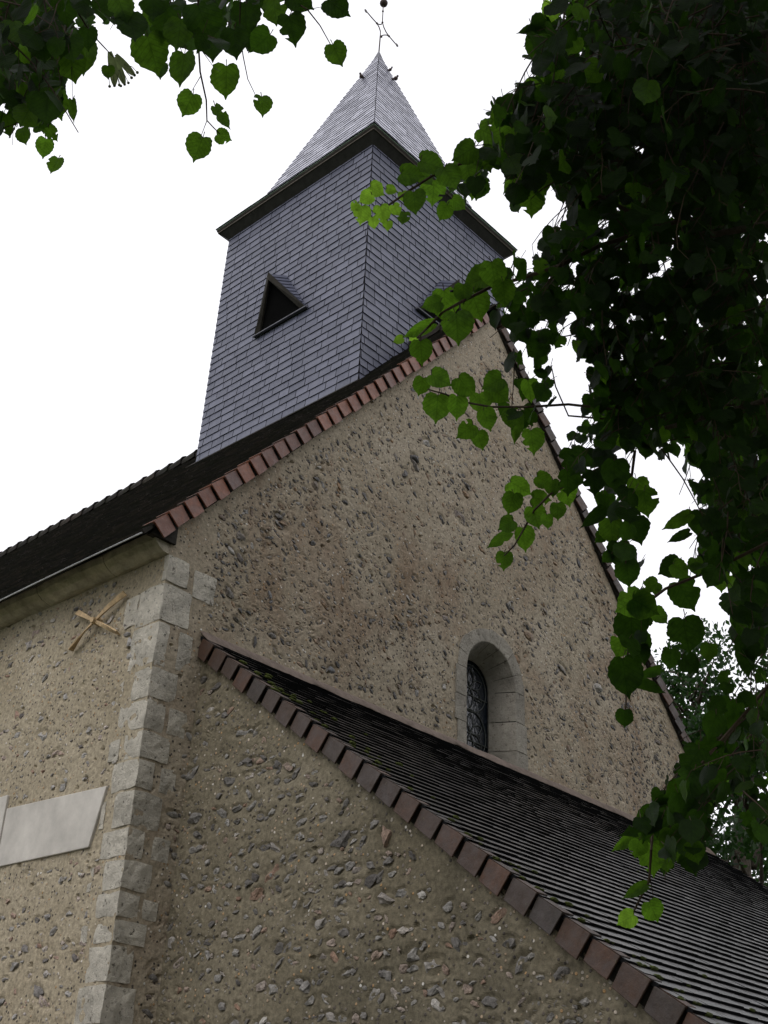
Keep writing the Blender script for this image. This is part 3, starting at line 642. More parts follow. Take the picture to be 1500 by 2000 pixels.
# mitred corner slates, slightly lifted
# soffit + spire
OV = 0.149; ZO = 11.6472 + Z
def sq(s, z): return [Vector((CXT - s, CYT - s, z)), Vector((CXT + s, CYT - s, z)), Vector((CXT + s, CYT + s, z)), Vector((CXT - s, CYT + s, z))]
hw = TW / 2
mb = MB(); a, b, c_, d_ = sq(hw - 0.03, ZT - 0.02), sq(hw + OV - 0.03, ZO - 0.06), sq(hw + OV - 0.012, ZO - 0.03), sq(hw + OV - 0.012, ZO - 0.008)
for i in range(4):
    j = (i + 1) % 4; mb.face([a[i], a[j], b[j], b[i]]); mb.face([b[i], b[j], c_[j], c_[i]], 2); mb.face([c_[i], c_[j], d_[j], d_[i]], 2)
for i in range(4): mb.tube([b[i], b[(i + 1) % 4]], 0.009, 5, 3); mb.tube([d_[i] + Vector((0, 0, .004)), d_[(i + 1) % 4] + Vector((0, 0, .004))], 0.007, 5, 4)
mb.build('soffit', [MAT['soffit'], MAT['lead'], MAT['wood'], MAT['edge'], MAT['algae']], tower)
ZS = 15.5644 + Z
mb = MB()
def spire_faces(s0, z0, s1, z1, expo, wid, th, mb):
    a, b = sq(s0, z0), sq(s1, z1)
    for i in range(4):
        j = (i + 1) % 4; U = (a[j] - a[i]).normalized(); mid0 = (a[i] + a[j]) / 2; mid1 = (b[i] + b[j]) / 2
        V = (mid1 - mid0); h = V.length; V.normalize(); N = U.cross(V)
        L_ = (a[j] - a[i]).length; l1 = (b[j] - b[i]).length; dd = (L_ - l1) / 2
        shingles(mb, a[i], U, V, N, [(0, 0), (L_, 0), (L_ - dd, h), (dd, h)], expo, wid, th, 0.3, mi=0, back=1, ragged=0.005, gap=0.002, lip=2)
k1 = 11.93 + Z; sk = (ZS - k1) / 3.02
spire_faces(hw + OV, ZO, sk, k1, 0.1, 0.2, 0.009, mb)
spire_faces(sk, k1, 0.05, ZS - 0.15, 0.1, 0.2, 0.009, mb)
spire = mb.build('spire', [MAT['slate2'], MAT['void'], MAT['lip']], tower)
mb = MB(); a, b = sq(0.085, ZS - 0.26), sq(0.012, ZS + 0.03)
for i in range(4): mb.face([a[i], a[(i + 1) % 4], b[(i + 1) % 4], b[i]])
mb.face(b); mb.build('spire_cap', MAT['lead'], spire)
# roofer's hooks near the tip
for (x, y, z) in ((CXT - 0.27, CYT + .02, ZS - 0.80), (CXT + 0.1, CYT - 0.24, ZS - 0.68), (CXT + 0.06, CYT - .15, ZS - .45)):
    mb = MB(); c0 = Vector((x, y, z)); o_ = Vector((x - CXT, y - CYT, 0)).normalized()
    big = 0.034 if z < ZS - .5 else .025
    mb.tube([c0 - o_ * .03, c0 + o_ * 0.06, c0 + o_ * 0.08 + Vector((0, 0, .05))], big * .55, 6)
    bvv, bff = ico(); mb.add([(c0.x + o_.x * .05 + p[0] * big, c0.y + o_.y * .05 + p[1] * big, c0.z + p[2] * big) for p in bvv], bff)
    mb.build('roof_hook', MAT['iron'], spire)
# wrought-iron cross finial
fin = MB(); y_ = CYT
V_ = lambda x, z: Vector((x, y_, z + Z))
fin.tube([V_(CXT, 15.5), V_(CXT + .01, 15.99)], 0.012, 6)
fin.tube([V_(CXT + .01, 15.99), V_(4.40, 16.10), V_(4.36, 16.17), V_(4.306, 16.205), V_(4.19, 16.22), V_(4.086, 16.24)], 0.009, 6)
fin.tube([V_(4.306, 16.205), V_(4.36, 16.23), V_(4.41, 16.28), V_(4.433, 16.349)], 0.009, 6)
fin.tube([V_(4.433, 16.349), V_(4.47, 16.27), V_(4.53, 16.21), V_(4.605, 16.18)], 0.009, 6)
fin.tube([V_(CXT + .01, 15.99), V_(4.48, 16.09), V_(4.54, 16.15), V_(4.605, 16.18), V_(4.757, 16.153)], 0.009, 6)
fin.tube([V_(4.433, 16.349), V_(4.43, 16.5), V_(4.427, 16.75)], 0.009, 6)
for x, z, s in ((4.086, 16.24, -1), (4.757, 16.153, 1)):
    for k in (-1, 0, 1): fin.tube([V_(x, z), V_(x + s * .04 , z + k * .03), V_(x + s * .07, z + k * .015)], 0.006, 5)
for x, z in ((4.306, 16.205), (4.605, 16.18), (4.433, 16.349), (4.43, 16.0), (4.428, 16.62)):
    p = V_(x, z); fin.add([(p.x + q[0] * .018, p.y + q[1] * .018, p.z + q[2] * .018) for q in bv], bf)
fo = fin.build('finial_cross', MAT['iron'], spire, True)
mb = MB(); p = V_(4.437, 16.83); mb.add([(p.x + q[0] * .068, p.y + q[1] * .068, p.z + q[2] * .068) for q in bv], bf); mb.build('finial_ball', MAT['iron'], fo, True)

# slated gablets on the two visible tower faces
def gablet(O, U, N):
    """O centre of the base on the wall, U along wall, N outward"""
    O, U, N = Vector(O), Vector(U), Vector(N); K = Vector((0, 0, 1))
    P_ = lambda u, n_, z: O + U * u + N * n_ + K * z
    hb = 0.43; ap = 0.27; zh = 0.585; zr = 0.74
    root = MB()
    for s in (1, -1):     # slated cheeks
        a_, b_, c_ = P_(s * hb, 0.01, 0.02), P_(0, ap, zh), P_(0, 0.0, zr)
        e1 = (b_ - a_).normalized(); nn = (b_ - a_).cross(c_ - a_).normalized() * (1 if s == 1 else -1)
        if nn.dot(K) < 0: nn = -nn
        e2 = nn.cross(e1).normalized()
        if e2.dot(c_ - a_) < 0: e2 = -e2
        L_ = (b_ - a_).length; cu, cv = (c_ - a_).dot(e1), (c_ - a_).dot(e2)
        # courses run horizontally: split the triangle in strips by height
        for k in range(9):
            z0, z1 = k / 9, (k + 1) / 9
            f0, f1 = a_.lerp(b_, z0), a_.lerp(b_, min(1, z1 + .02)); g0, g1 = a_.lerp(c_, z0), a_.lerp(c_, min(1, z1 + .02))
            lift = nn * 0.012
            root.hexa([f0 - nn * .012, f1 - nn * .012, g1 - nn * .012, g0 - nn * .012, f0 + lift, f1 + nn * .001, g1 + nn * .001, g0 + lift])
    g = root.build('louvre_gablet', MAT['slate'], tower)
    bb = MB()
    for s in (1, -1):     # barge boards framing the opening
        a_, b_ = P_(s * (hb + 0.015), 0.04, -0.01), P_(0, ap + .03, zh + .015)
        i_a, i_b = P_(s * (hb - 0.07), 0.03, 0.0), P_(0, ap + 0.01, zh - 0.10)
        d_ = N * -0.03 
        bb.hexa([a_ + d_, b_ + d_, i_b + d_, i_a + d_, a_, b_, i_b, i_a])
    bb.build('barge_board', MAT['wood'], g)
    vd = MB(); vd.hexa([P_(-hb + .07, 0.0, 0.0), P_(hb - .07, 0.0, 0.0), P_(.005, ap - .1, zh - .09), P_(-.005, ap - .1, zh - .09), P_(-hb + .07, 0.008, 0.0), P_(hb - .07, 0.008, 0.0), P_(.005, ap - .06, zh - .09), P_(-.005, ap - .06, zh - .09)]); vd.face([P_(-hb + .05, 0.004, 0.0), P_(hb - .05, 0.004, 0), P_(0, 0.004, zr - .06)])
    for k in ():
        t = k / 4.6; hh = (hb - .09) * (1 - t)
        vd.hexa([P_(-hh, 0.03, t * .55), P_(hh, 0.03, t * .55), P_(hh, 0.012, t * .55 + .09), P_(-hh, 0.012, t * .55 + .09), P_(-hh, 0.04, t * .55), P_(hh, 0.04, t * .55), P_(hh, 0.022, t * .55 + .09), P_(-hh, 0.022, t * .55 + .09)])
    vd.build('dark_panel', MAT['void'], g)  # near-black sheet closing the opening; the dark inside is put into its colour
    sl3 = MB(); sl3.hexa([P_(-hb - .05, 0, -.03), P_(hb + .05, 0, -.03), P_(hb + .05, .05, -.045), P_(-hb - .05, .05, -.045), P_(-hb - .05, 0, .0), P_(hb + .05, 0, .0), P_(hb + .05, .05, -.03), P_(-hb - .05, .05, -.03)])
    sl3.build('lead_sill', MAT['lead'], g)
e9 = TAP * (ZT - DB)
gablet((TX - e9 - .012, CYT + 0.035, DB), (0, 1, 0), (-1, 0, 0))
gablet((CXT, TY - e9 - .012, DB + .07), (1, 0, 0), (0, -1, 0))
# lead flashing at the tower foot, following the roof slope
mb = MB(); rz = lambda x: EZ + (x - EX) * math.tan(sl_)
xl = TX - TAP * (ZT - rz(TX)) - 0.02; zl_ = rz(xl)
mb.hexa([(xl - .1, TY - .05, zl_ - .115 + .03), (xl + .02, TY - .05, zl_ + .03), (xl + .02, TY + TW + .08, zl_ + .03), (xl - .1, TY + TW + .08, zl_ - .115 + .03),
         (xl - .1, TY - .05, zl_ - .11 + .035), (xl + .01, TY - .05, zl_ + .045), (xl + .01, TY + TW + .08, zl_ + .045), (xl - .1, TY + TW + .08, zl_ - .11 + .035)])
mb.build('flashing', MAT['roof'], tower)

# ------------------------------------------------------------------ ground
mb = MB(); n = 40; xs = np.linspace(-300, 300, n + 1)
mb.add([(x, y, -0.02) for x in xs for y in xs], [(i * (n + 1) + j, (i + 1) * (n + 1) + j, (i + 1) * (n + 1) + j + 1, i * (n + 1) + j + 1) for i in range(n) for j in range(n)])
tag(mb.build('ground', MAT['grass']), kind='structure')
mb = MB(); out_ = [(-7.5, -11.5), (10, -11.5), (10.5, 16), (9, 17), (-3.6, 17), (-4.2, 5), (-7.5, 0)]
mb.face([(x, y, -0.012) for x, y in out_]); tag(mb.build('gravel_path', MAT['gravel']), kind='structure')

# ------------------------------------------------------------------ lindens
def leaf_shape(seed, holes=False):
    """heart-shaped toothed blade in its plane; base at origin, tip at -y; returns verts, faces, uv"""
    r = random.Random(seed); half = []
    ctrl = [(0.0, 0.0), (0.10, 0.075), (0.26, 0.10), (0.40, 0.02), (0.48, -0.14), (0.51, -0.32), (0.47, -0.50), (0.35, -0.67), (0.19, -0.79), (0.07, -0.87), (0.015, -0.99)]
    asym = r.uniform(-.06, .06); sides = []
    for s in (1, -1):
        pts = []; bite = r.choice([5, 6, 7, 8]) if holes and r.random() < .4 else -1
        for i, (x, y) in enumerate(ctrl):
            x2 = x * (1 + s * asym) * r.uniform(.96, 1.04)
            pts.append((s * x2, y + r.uniform(-.01, .01) * (i > 0)))
        dense = [pts[0]]
        for i in range(1, len(pts)):
            a, b = pts[i - 1], pts[i]
            mx_, my_ = (a[0] + b[0]) / 2, (a[1] + b[1]) / 2
            dense.append((mx_ * (r.uniform(.93, .975) if i > 2 else 1.0), my_)); dense.append(b if i != bite else (b[0] * .66, b[1]))
        sides.append(dense)
    curl = r.uniform(-.25, .35); fold = r.uniform(0.05, 0.4); wav = r.uniform(.01, .05); ph = r.uniform(0, 6)
    def z(x, y): return fold * abs(x) * 0.6 + curl * (y * y) * 0.5 - 0.5 * curl * x * x + wav * math.sin(9 * y + ph) * abs(x) * 2
    vs_ = []; fs = []
    mid = [(0.0, -0.001 - 1.0 * i / (len(ctrl) - 1) * 1.0) for i in range(len(ctrl))]
    n = len(sides[0])
    for s in (0, 1):
        b = len(vs_); D = sides[s]; m_ = [(0.0, D[i][1] if i > 6 else max(D[i][1], 0) * 0 - 0.02 * i * 0 + min(D[i][1], 0)) for i in range(n)]
        h = [((D[i][0] * .5), (D[i][1] + m_[i][1]) / 2) for i in range(n)]
        vs_ += [(x, y, z(x, y)) for x, y in m_] + [(x, y, z(x, y)) for x, y in h] + [(x, y, z(x, y)) for x, y in D]
        for i in range(n - 1):
            q1 = (b + i, b + i + 1, b + n + i + 1, b + n + i); q2 = (b + n + i, b + n + i + 1, b + 2 * n + i + 1, b + 2 * n + i)
            if s: q1, q2 = q1[::-1], q2[::-1]
            fs.append(q1)
            if holes and r.random() < 0.035 and 3 < i < n - 3: continue
            fs.append(q2)
    # weld midrib so every leaf is one island
    mapping = {i: i for i in range(len(vs_))}
    for i in range(n): mapping[3 * n + i] = i
    keep = [i for i in range(len(vs_)) if mapping[i] == i]; new = {o_: k for k, o_ in enumerate(keep)}
    V2 = [vs_[i] for i in keep]; F2 = [tuple(new[mapping[i]] for i in f) for f in fs]
    F2 = [tuple(dict.fromkeys(f)) for f in F2]; F2 = [f for f in F2 if len(f) > 2]
    return np.array(V2), F2
SH = [leaf_shape(k, k % 2 == 0) for k in range(24)]
class Leaves:
    def __init__(s): s.V = []; s.F = []; s.uv = []; s.n = 0; s.mi = []
    def add(s, base, tipdir, nrm, size, shape=None, mi=0, wid=1.0):
        V, Fc = SH[shape if shape is not None else random.randrange(len(SH))]
        y = -Vector(tipdir).normalized(); nrm = Vector(nrm); nrm = (nrm - y * nrm.dot(y))
        if nrm.length < 1e-4: nrm = y.orthogonal()
        nrm.normalize(); x = y.cross(nrm)
        A = np.array([x, y, nrm]); P_ = (V * np.array([wid, 1, 1]) * size) @ A + np.array(base)
        s.V.append(P_); s.uv.append(V[:, :2]); s.F += [tuple(i + s.n for i in f) for f in Fc]; s.mi += [mi] * len(Fc); s.n += len(V)
    def addlow(s, base, tipdir, nrm, size):
        y = -Vector(tipdir); nrm = nrm - y * nrm.dot(y); nrm.normalize(); x = y.cross(nrm)
        V = np.array([(0, 0, 0), (.38, .05, .05), (.5, -.35, .08), (0, -1, 0), (-.5, -.35, .08), (-.38, .05, .05)])
        s.V.append(V * size @ np.array([x, y, nrm]) + np.array(base)); s.uv.append(V[:, :2]); s.F += [(s.n, s.n + 1, s.n + 2, s.n + 3), (s.n, s.n + 3, s.n + 4, s.n + 5)]; s.mi += [0, 0]; s.n += 6
    def build(s, name, mats, parent):
        me = bpy.data.meshes.new(name); V = np.concatenate(s.V); UV = np.concatenate(s.uv)
        me.from_pydata(V.tolist(), [], s.F)
        for m_ in mats: me.materials.append(m_)
        me.polygons.foreach_set('material_index', s.mi); me.polygons.foreach_set('use_smooth', [True] * len(s.F))
        ul = me.uv_layers.new(name='UVMap'); li = np.zeros(len(me.loops), int); me.loops.foreach_get('vertex_index', li)
        ul.data.foreach_set('uv', UV[li].ravel()); me.update()
        o = bpy.data.objects.new(name, me); C.objects.link(o); o.parent = parent; return o

# how thick the foliage is along each direction of the photograph's view, rows of 50 px
ROWS = {-50: [(-400, 620, 9), (1040, 2100, 9)], 0: [(-400, 545, 9), (1085, 2100, 9)], 50: [(-400, 165, 9), (265, 500, 9), (1060, 2100, 9)], 100: [(-400, 140, 9), (290, 330, 3), (1045, 2100, 9)],
 150: [(-400, 125, 9), (1010, 1060, 5), (1060, 2100, 9)], 200: [(-400, 105, 9), (975, 2100, 9)], 250: [(-400, 20, 8), (960, 2100, 8)], 300: [(-400, -60, 6), (915, 990, 7), (990, 1120, 8), (1140, 1250, 7), (1270, 2100, 9)],
 350: [(-400, -60, 6), (880, 950, 6), (1010, 1060, 3), (1090, 1200, 8), (1200, 2100, 9)], 400: [(-400, -60, 6), (1100, 1240, 7), (1240, 1300, 8), (1330, 2100, 9)], 450: [(1060, 1120, 5), (1120, 1290, 6), (1320, 2100, 9)],
 500: [(985, 1060, 6), (1060, 1290, 7), (1310, 2100, 9)], 550: [(970, 1130, 8), (1130, 1290, 8), (1290, 2100, 9)], 600: [(975, 1120, 9), (1120, 2100, 9)], 650: [(990, 1100, 8), (1110, 2100, 9)],
 700: [(1005, 1070, 8), (1150, 2100, 9)], 750: [(1000, 1075, 8), (1150, 2100, 9)], 800: [(975, 1045, 7), (1135, 2100, 9)], 850: [(1110, 1150, 5), (1160, 2100, 9)],
 900: [(1095, 1150, 8), (1160, 1215, 9), (1360, 2100, 9)], 950: [(1170, 1250, 9), (1360, 2100, 9)], 1000: [(1190, 1250, 9), (1360, 2100, 9)], 1050: [(1200, 1240, 9), (1355, 2100, 9)],
 1100: [(1215, 1235, 8), (1360, 2100, 9)], 1150: [(1220, 1280, 8), (1425, 2100, 9)], 1200: [(1205, 1255, 9), (1415, 2100, 9)], 1250: [(1205, 1250, 9), (1445, 2100, 8)], 1300: [(1490, 2100, 7)],
 1350: [(1400, 2100, 7)], 1400: [(1385, 2100, 8)], 1450: [(1350, 2100, 8)], 1500: [(1320, 1400, 9), (1400, 2100, 7)], 1550: [(1290, 1390, 9), (1420, 2100, 7)], 1600: [(1250, 1380, 9), (1450, 2100, 8)], 1650: [(1300, 1370, 8), (1530, 2100, 8)], 1700: [(1590, 2100, 8)]}
def dens(p):
    q = pix(p)
    if q is None: return 0.9
    x, y = q
    nv_ = noise.noise_vector((x / 45, y / 45, 0.5)); x += nv_[0] * 34; y += nv_[1] * 34
    if y < -50: return 0.9 if (x < 650 or x > 1000 or y < -150) else 0.0
    if y > 1750: return 0.7 if x > 1620 else 0
    for a, b, d in ROWS.get(int(math.floor(y / 50) * 50), ()):
        if a <= x <= b: return d / 10
    return 0
def safe(p):
    return not (p.x > -0.6 and p.y > -0.6) and not (p.x > CX - .5 and p.y > LY - .4 and p.z < 3.6)

def hang_dir():
    return Vector((random.gauss(0, .32), random.gauss(0, .32), -1)).normalized()
def rnd_normal(toward=0.7):
    v = Vector((random.gauss(0, 1), random.gauss(0, 1), random.gauss(0.5, .7))).normalized()
    c_ = -FW if random.random() < .5 else FW
    return (v * (1 - toward) + c_ * toward).normalized()

def make_linden(name, label, loc, trunk_h, regions, limb_targets, listed, twigs, nspray, seed, bracts=(), crown=None, back=()):
    random.seed(seed)
    root = empty(name, loc); tag(root, label, 'tree', 'lindens framing the view')
    base = Vector(loc); inv = lambda p: Vector(p) - base
    mb_ = MB(); pts = []; rr = []
    for k in range(9):
        t = k / 8; pts.append(Vector((0.12 * math.sin(t * 3), 0.1 * math.sin(t * 2 + 1) - .08, t * trunk_h))); rr.append(0.24 * (1 - t) ** 1.1 + 0.07 + (0.12 if k == 0 else 0))
    mb_.tube(pts, rr, 14); mb_.build('trunk', MAT['bark'], root, True)
    top = pts[-1]
    for (t0, tgt, r0) in limb_targets:
        mb_ = MB(); s = pts[int(t0 * 8)].copy(); e_ = inv(tgt); L_ = (e_ - s).length; q = []; 
        for k in range(13):
            t = k / 12; p = s.lerp(e_, t) + Vector((0, 0, 0.22 * L_ * math.sin(math.pi * t) * .5)) + Vector(noise.noise_vector((t * 3, seed, tgt[0]))) * 0.12 * math.sin(math.pi * t)
            q.append(p)
        mb_.tube(q, [r0 * (1 - .85 * k / 12) for k in range(13)], 8); mb_.build('limb', MAT['bark'], root, True)
    LV = Leaves(); TW_ = MB()
    # leaves read one by one in the photograph
    for (x, y, wd_, ang, dist, kind) in listed:
        size = wd_ / F * dist * 0.99; a = math.radians(ang)
        down = (-UP * math.cos(a) + RT * math.sin(a)).normalized()
        slim = kind == 's'
        c_ = at(x, y, dist + random.uniform(-.12, .12)); b_ = c_ - down * size * 0.48
        nrm = -FW + RT * random.uniform(-.45, .45) + UP * random.uniform(-.3, .45)
        if slim: size *= 1.7; b_ = c_ - down * size * .48
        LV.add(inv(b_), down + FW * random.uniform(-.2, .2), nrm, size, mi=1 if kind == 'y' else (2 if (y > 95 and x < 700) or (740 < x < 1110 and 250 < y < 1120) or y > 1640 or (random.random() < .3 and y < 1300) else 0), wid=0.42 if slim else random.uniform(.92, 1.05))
        up_ = (UP * 1.0 + RT * random.uniform(-.5, .6) + FW * random.uniform(-.2, .2)).normalized()
        TW_.tube([inv(b_), inv(b_ + up_ * size * .12), inv(b_ + up_ * size * .22)], [.0009, .0009, .0012], 4, cap=False)
    for (pl, dist, r_) in twigs:
        pl3 = [inv(at(x, y, dist + .05 * math.sin(i * 2.1))) for i, (x, y) in enumerate(pl)]; n_ = len(pl3)
        TW_.tube(pl3, [r_ * (1 - .55 * i / max(1, n_ - 1)) for i in range(n_)], 5)
    # sprays
    made = 0; tries = 0
    while made < nspray and tries < nspray * 30:
        tries += 1
        (x0, x1, y0, y1, d0, d1, wgt) = regions[-1]
        pick = random.random() * sum(r_[6] for r_ in regions)
        for r_ in regions:
            pick -= r_[6]
            if pick <= 0: x0, x1, y0, y1, d0, d1, _ = r_; break
        p = at(random.uniform(x0, x1), random.uniform(y0, y1), random.uniform(d0, d1))
        if not safe(p) or p.z < 0.8: continue
        if random.random() > dens(p): continue
        h = (p - base); h.z = 0; h = (h.normalized() if h.length > .1 else Vector((1, 0, 0)))
        d = (h * random.uniform(.2, 1) + Vector((random.gauss(0, .5), random.gauss(0, .5), random.uniform(-1.0, .1)))).normalized()
        nl = random.randint(4, 8); q = [p.copy()]; kept = 0; leaves = []
        for k in range(nl):
            d = (d + Vector((0, 0, -.13)) + Vector((random.gauss(0, .1), random.gauss(0, .1), 0))).normalized()
            p = p + d * random.uniform(.035, .055); q.append(p.copy())
            sz = random.uniform(.036, .062); sd_ = d.cross(Vector((0, 0, 1))).normalized() * (1 if k % 2 else -1)
            pet = (sd_ * random.uniform(.3, 1) + Vector((0, 0, -.5)) + d * .3).normalized() * random.uniform(.02, .04)
            b_ = p + pet; td = (sd_ * .5 + d * .4 + hang_dir() * 1.2).normalized()
            c_ = b_ + td * sz * .5
            if dens(c_) > 0 and dens(c_ + td * sz * .3) > 0 and random.random() < min(1, dens(c_) * 1.3): leaves.append((b_, td, sz, p.copy(), pet)); kept += 1
        if kept < 2: continue
        made += 1
        for (b_, td, sz, pp, pet) in leaves:
            LV.add(inv(b_), td, rnd_normal(random.uniform(0, .75)), sz, mi=2 if random.random() < .06 else 0)
            TW_.tube([inv(pp), inv(b_)], .0009, 3, cap=False)
        if kept >= nl - 2: TW_.tube([inv(z_) for z_ in q], [.0022 * (1 - .6 * i / nl) for i in range(len(q))], 4, cap=False)
    for (x0, x1, y0, y1, d0, d1, cnt) in back:
        k = 0
        for _ in range(cnt * 6):
            if k >= cnt: break
            p = at(random.uniform(x0, x1), random.uniform(y0, y1), random.uniform(d0, d1)); sz = random.uniform(.07, .11)
            if dens(p) < .85 or not safe(p) or dens(p - Vector((0, 0, sz * 1.6))) < .5 or dens(p + Vector((0, 0, sz))) < .5: continue
            LV.add(inv(p), hang_dir(), rnd_normal(.4), sz * .9); k += 1
    # unseen crown over and behind the viewer, added to block sky light
    if crown:
        (ccx, ccy, ccz), (rx_, ry_, rz_), nn_ = crown; k = 0
        cls = []
        while len(cls) < 260:
            d = Vector((random.gauss(0, 1), random.gauss(0, 1), random.gauss(0, 1))).normalized() * random.uniform(.35, 1) 
            p = Vector((ccx + d.x * rx_, ccy + d.y * ry_, ccz + d.z * rz_)); q = pix(p)
            if q and -500 < q[0] < 2000 and -500 < q[1] < 2500: continue
            if safe(p) and (p - CAM).length > 1.6: cls.append(p)
        while k < nn_:
            p = random.choice(cls) + Vector((random.gauss(0, .38), random.gauss(0, .38), random.gauss(0, .3))); q = pix(p)
            if q and -130 < q[0] < 1630 and -130 < q[1] < 2130: continue
            if (p - CAM).length < 1.3 or not safe(p): continue
            LV.addlow(inv(p), hang_dir(), rnd_normal(0), random.uniform(.1, .17)); k += 1
    TW_.build('twigs', MAT['twig'], root)
    LV.build('foliage', [MAT['leaf'], MAT['young'], MAT['backlit']], root)
    for (x, y, ang, ln, dist) in bracts:
        bm_ = MB(); a = math.radians(ang); d = (-UP * math.cos(a) + RT * math.sin(a)); sd_ = RT * math.cos(a) + UP * math.sin(a); s0 = at(x, y, dist); L_ = ln / F * dist
        vs_ = []
        for k in range(9):
            t = k / 8; w_ = L_ * .13 * math.sin(math.pi * (.08 + .88 * t)) ** .6; c_ = s0 + d * L_ * t + FW * .012 * math.sin(3 * t)
            vs_ += [inv(c_ - sd_ * w_), inv(c_ + FW * w_ * .5), inv(c_ + sd_ * w_)]
        bm_.add(vs_, [(3 * k + j, 3 * k + j + 1, 3 * k + j + 4, 3 * k + j + 3) for k in range(8) for j in range(2)])
        m_ = s0 + d * L_ * .45
        for j in (-1, 0, 1):
            e_ = m_ + d * L_ * .55 + sd_ * j * L_ * .14; bm_.tube([inv(m_), inv(m_.lerp(e_, .5) + sd_ * j * .004), inv(e_)], .0007, 4)
            bm_.add([(inv(e_).x + q_[0] * .0033, inv(e_).y + q_[1] * .0033, inv(e_).z + q_[2] * .0033) for q_ in bv], bf)
        bm_.build('flower_bract', MAT['bract'], root, True)
    print(name, 'sprays', made, 'leaves', len(LV.V))
    return root

D = 2.8
left_listed = [(571, 60, 56, 12, D, ''), (662, 15, 52, 55, D, ''), (660, 108, 48, 25, D, ''), (441, 160, 62, -3, D, ''), (513, 209, 40, 5, D, ''), (366, 205, 48, -28, D, ''),
 (386, 291, 52, -25, D, ''), (436, 234, 34, 32, D, 's'), (438, 268, 30, 70, D, ''), (356, 138, 66, -8, D, ''), (298, 108, 74, 15, D, ''), (420, 92, 62, -5, D, ''), (460, 88, 58, 5, D, ''),
 (508, 84, 52, -50, D, ''), (538, 24, 54, 10, D, ''), (350, 70, 60, -5, D, ''), (480, 40, 64, 0, D, ''), (400, 45, 70, 20, D, ''), (320, 50, 70, -10, D, ''), (260, 60, 60, 10, D, ''),
 (211, 142, 24, 0, D, ''), (168, 118, 60, -5, D, ''), (172, 78, 40, 0, D, ''), (140, 130, 60, 10, D, ''), (143, 218, 26, 5, D, 's'), (108, 326, 36, -20, D, ''), (86, 290, 38, -12, D, ''), (48, 268, 34, 15, D, ''),
 (15, 245, 42, 5, D, ''), (103, 262, 30, 30, D, ''), (112, 205, 55, 10, D, ''), (60, 220, 60, -5, D, ''), (205, 20, 50, 0, D, ''), (300, 12, 60, 0, D, ''), (590, 2, 50, 60, D, ''), (240, 22, 50, 20, D, '')]
left_twigs = [([(388, -40), (386, 60), (391, 140), (403, 196), (404, 235), (416, 248), (430, 262)], D, .0026), ([(470, -20), (468, 60), (475, 110), (484, 155), (500, 188)], D, .0018),
 ([(520, -60), (560, -5), (600, 18), (625, 50), (645, 86)], D, .0024), ([(600, 19), (635, 12)], D, .001), ([(150, 20), (175, 62), (205, 94), (222, 112)], D, .0022), ([(391, 150), (378, 172), (372, 182)], D, .001),
 ([(395, 100), (418, 132), (430, 140)], D, .001), ([(404, 236), (394, 262), (392, 272)], D, .001), ([(140, 130), (142, 200)], D, .001)]
tl = (-6.9, -3.6, 0)
make_linden('linden_tree', 'linden hanging its branches into the upper left corner of the sky', tl, 5.4,
    [(-350, 620, -50, 340, 2.5, 4.6, 10), (-900, 900, -1100, -50, 2.6, 5.0, 4)],
    [(.6, at(250, -60, 2.9), .055), (.75, at(-150, -100, 3.4), .06), (.6, at(450, -180, 3.0), .05), (.9, at(0, -700, 4), .06), (.9, at(-600, -300, 4), .05)],
    left_listed, left_twigs, 400, 3, bracts=[(214, 100, 8, 62, D), (226, 106, 42, 50, D - .1), (222, 112, 22, 52, D + .1)], crown=((-7.2, -5.2, 7.2), (3.2, 3.2, 2.6), 3500), back=[(-350, 130, -50, 190, 3.8, 5.5, 260), (-350, 520, -50, 60, 3.8, 5.5, 260)])

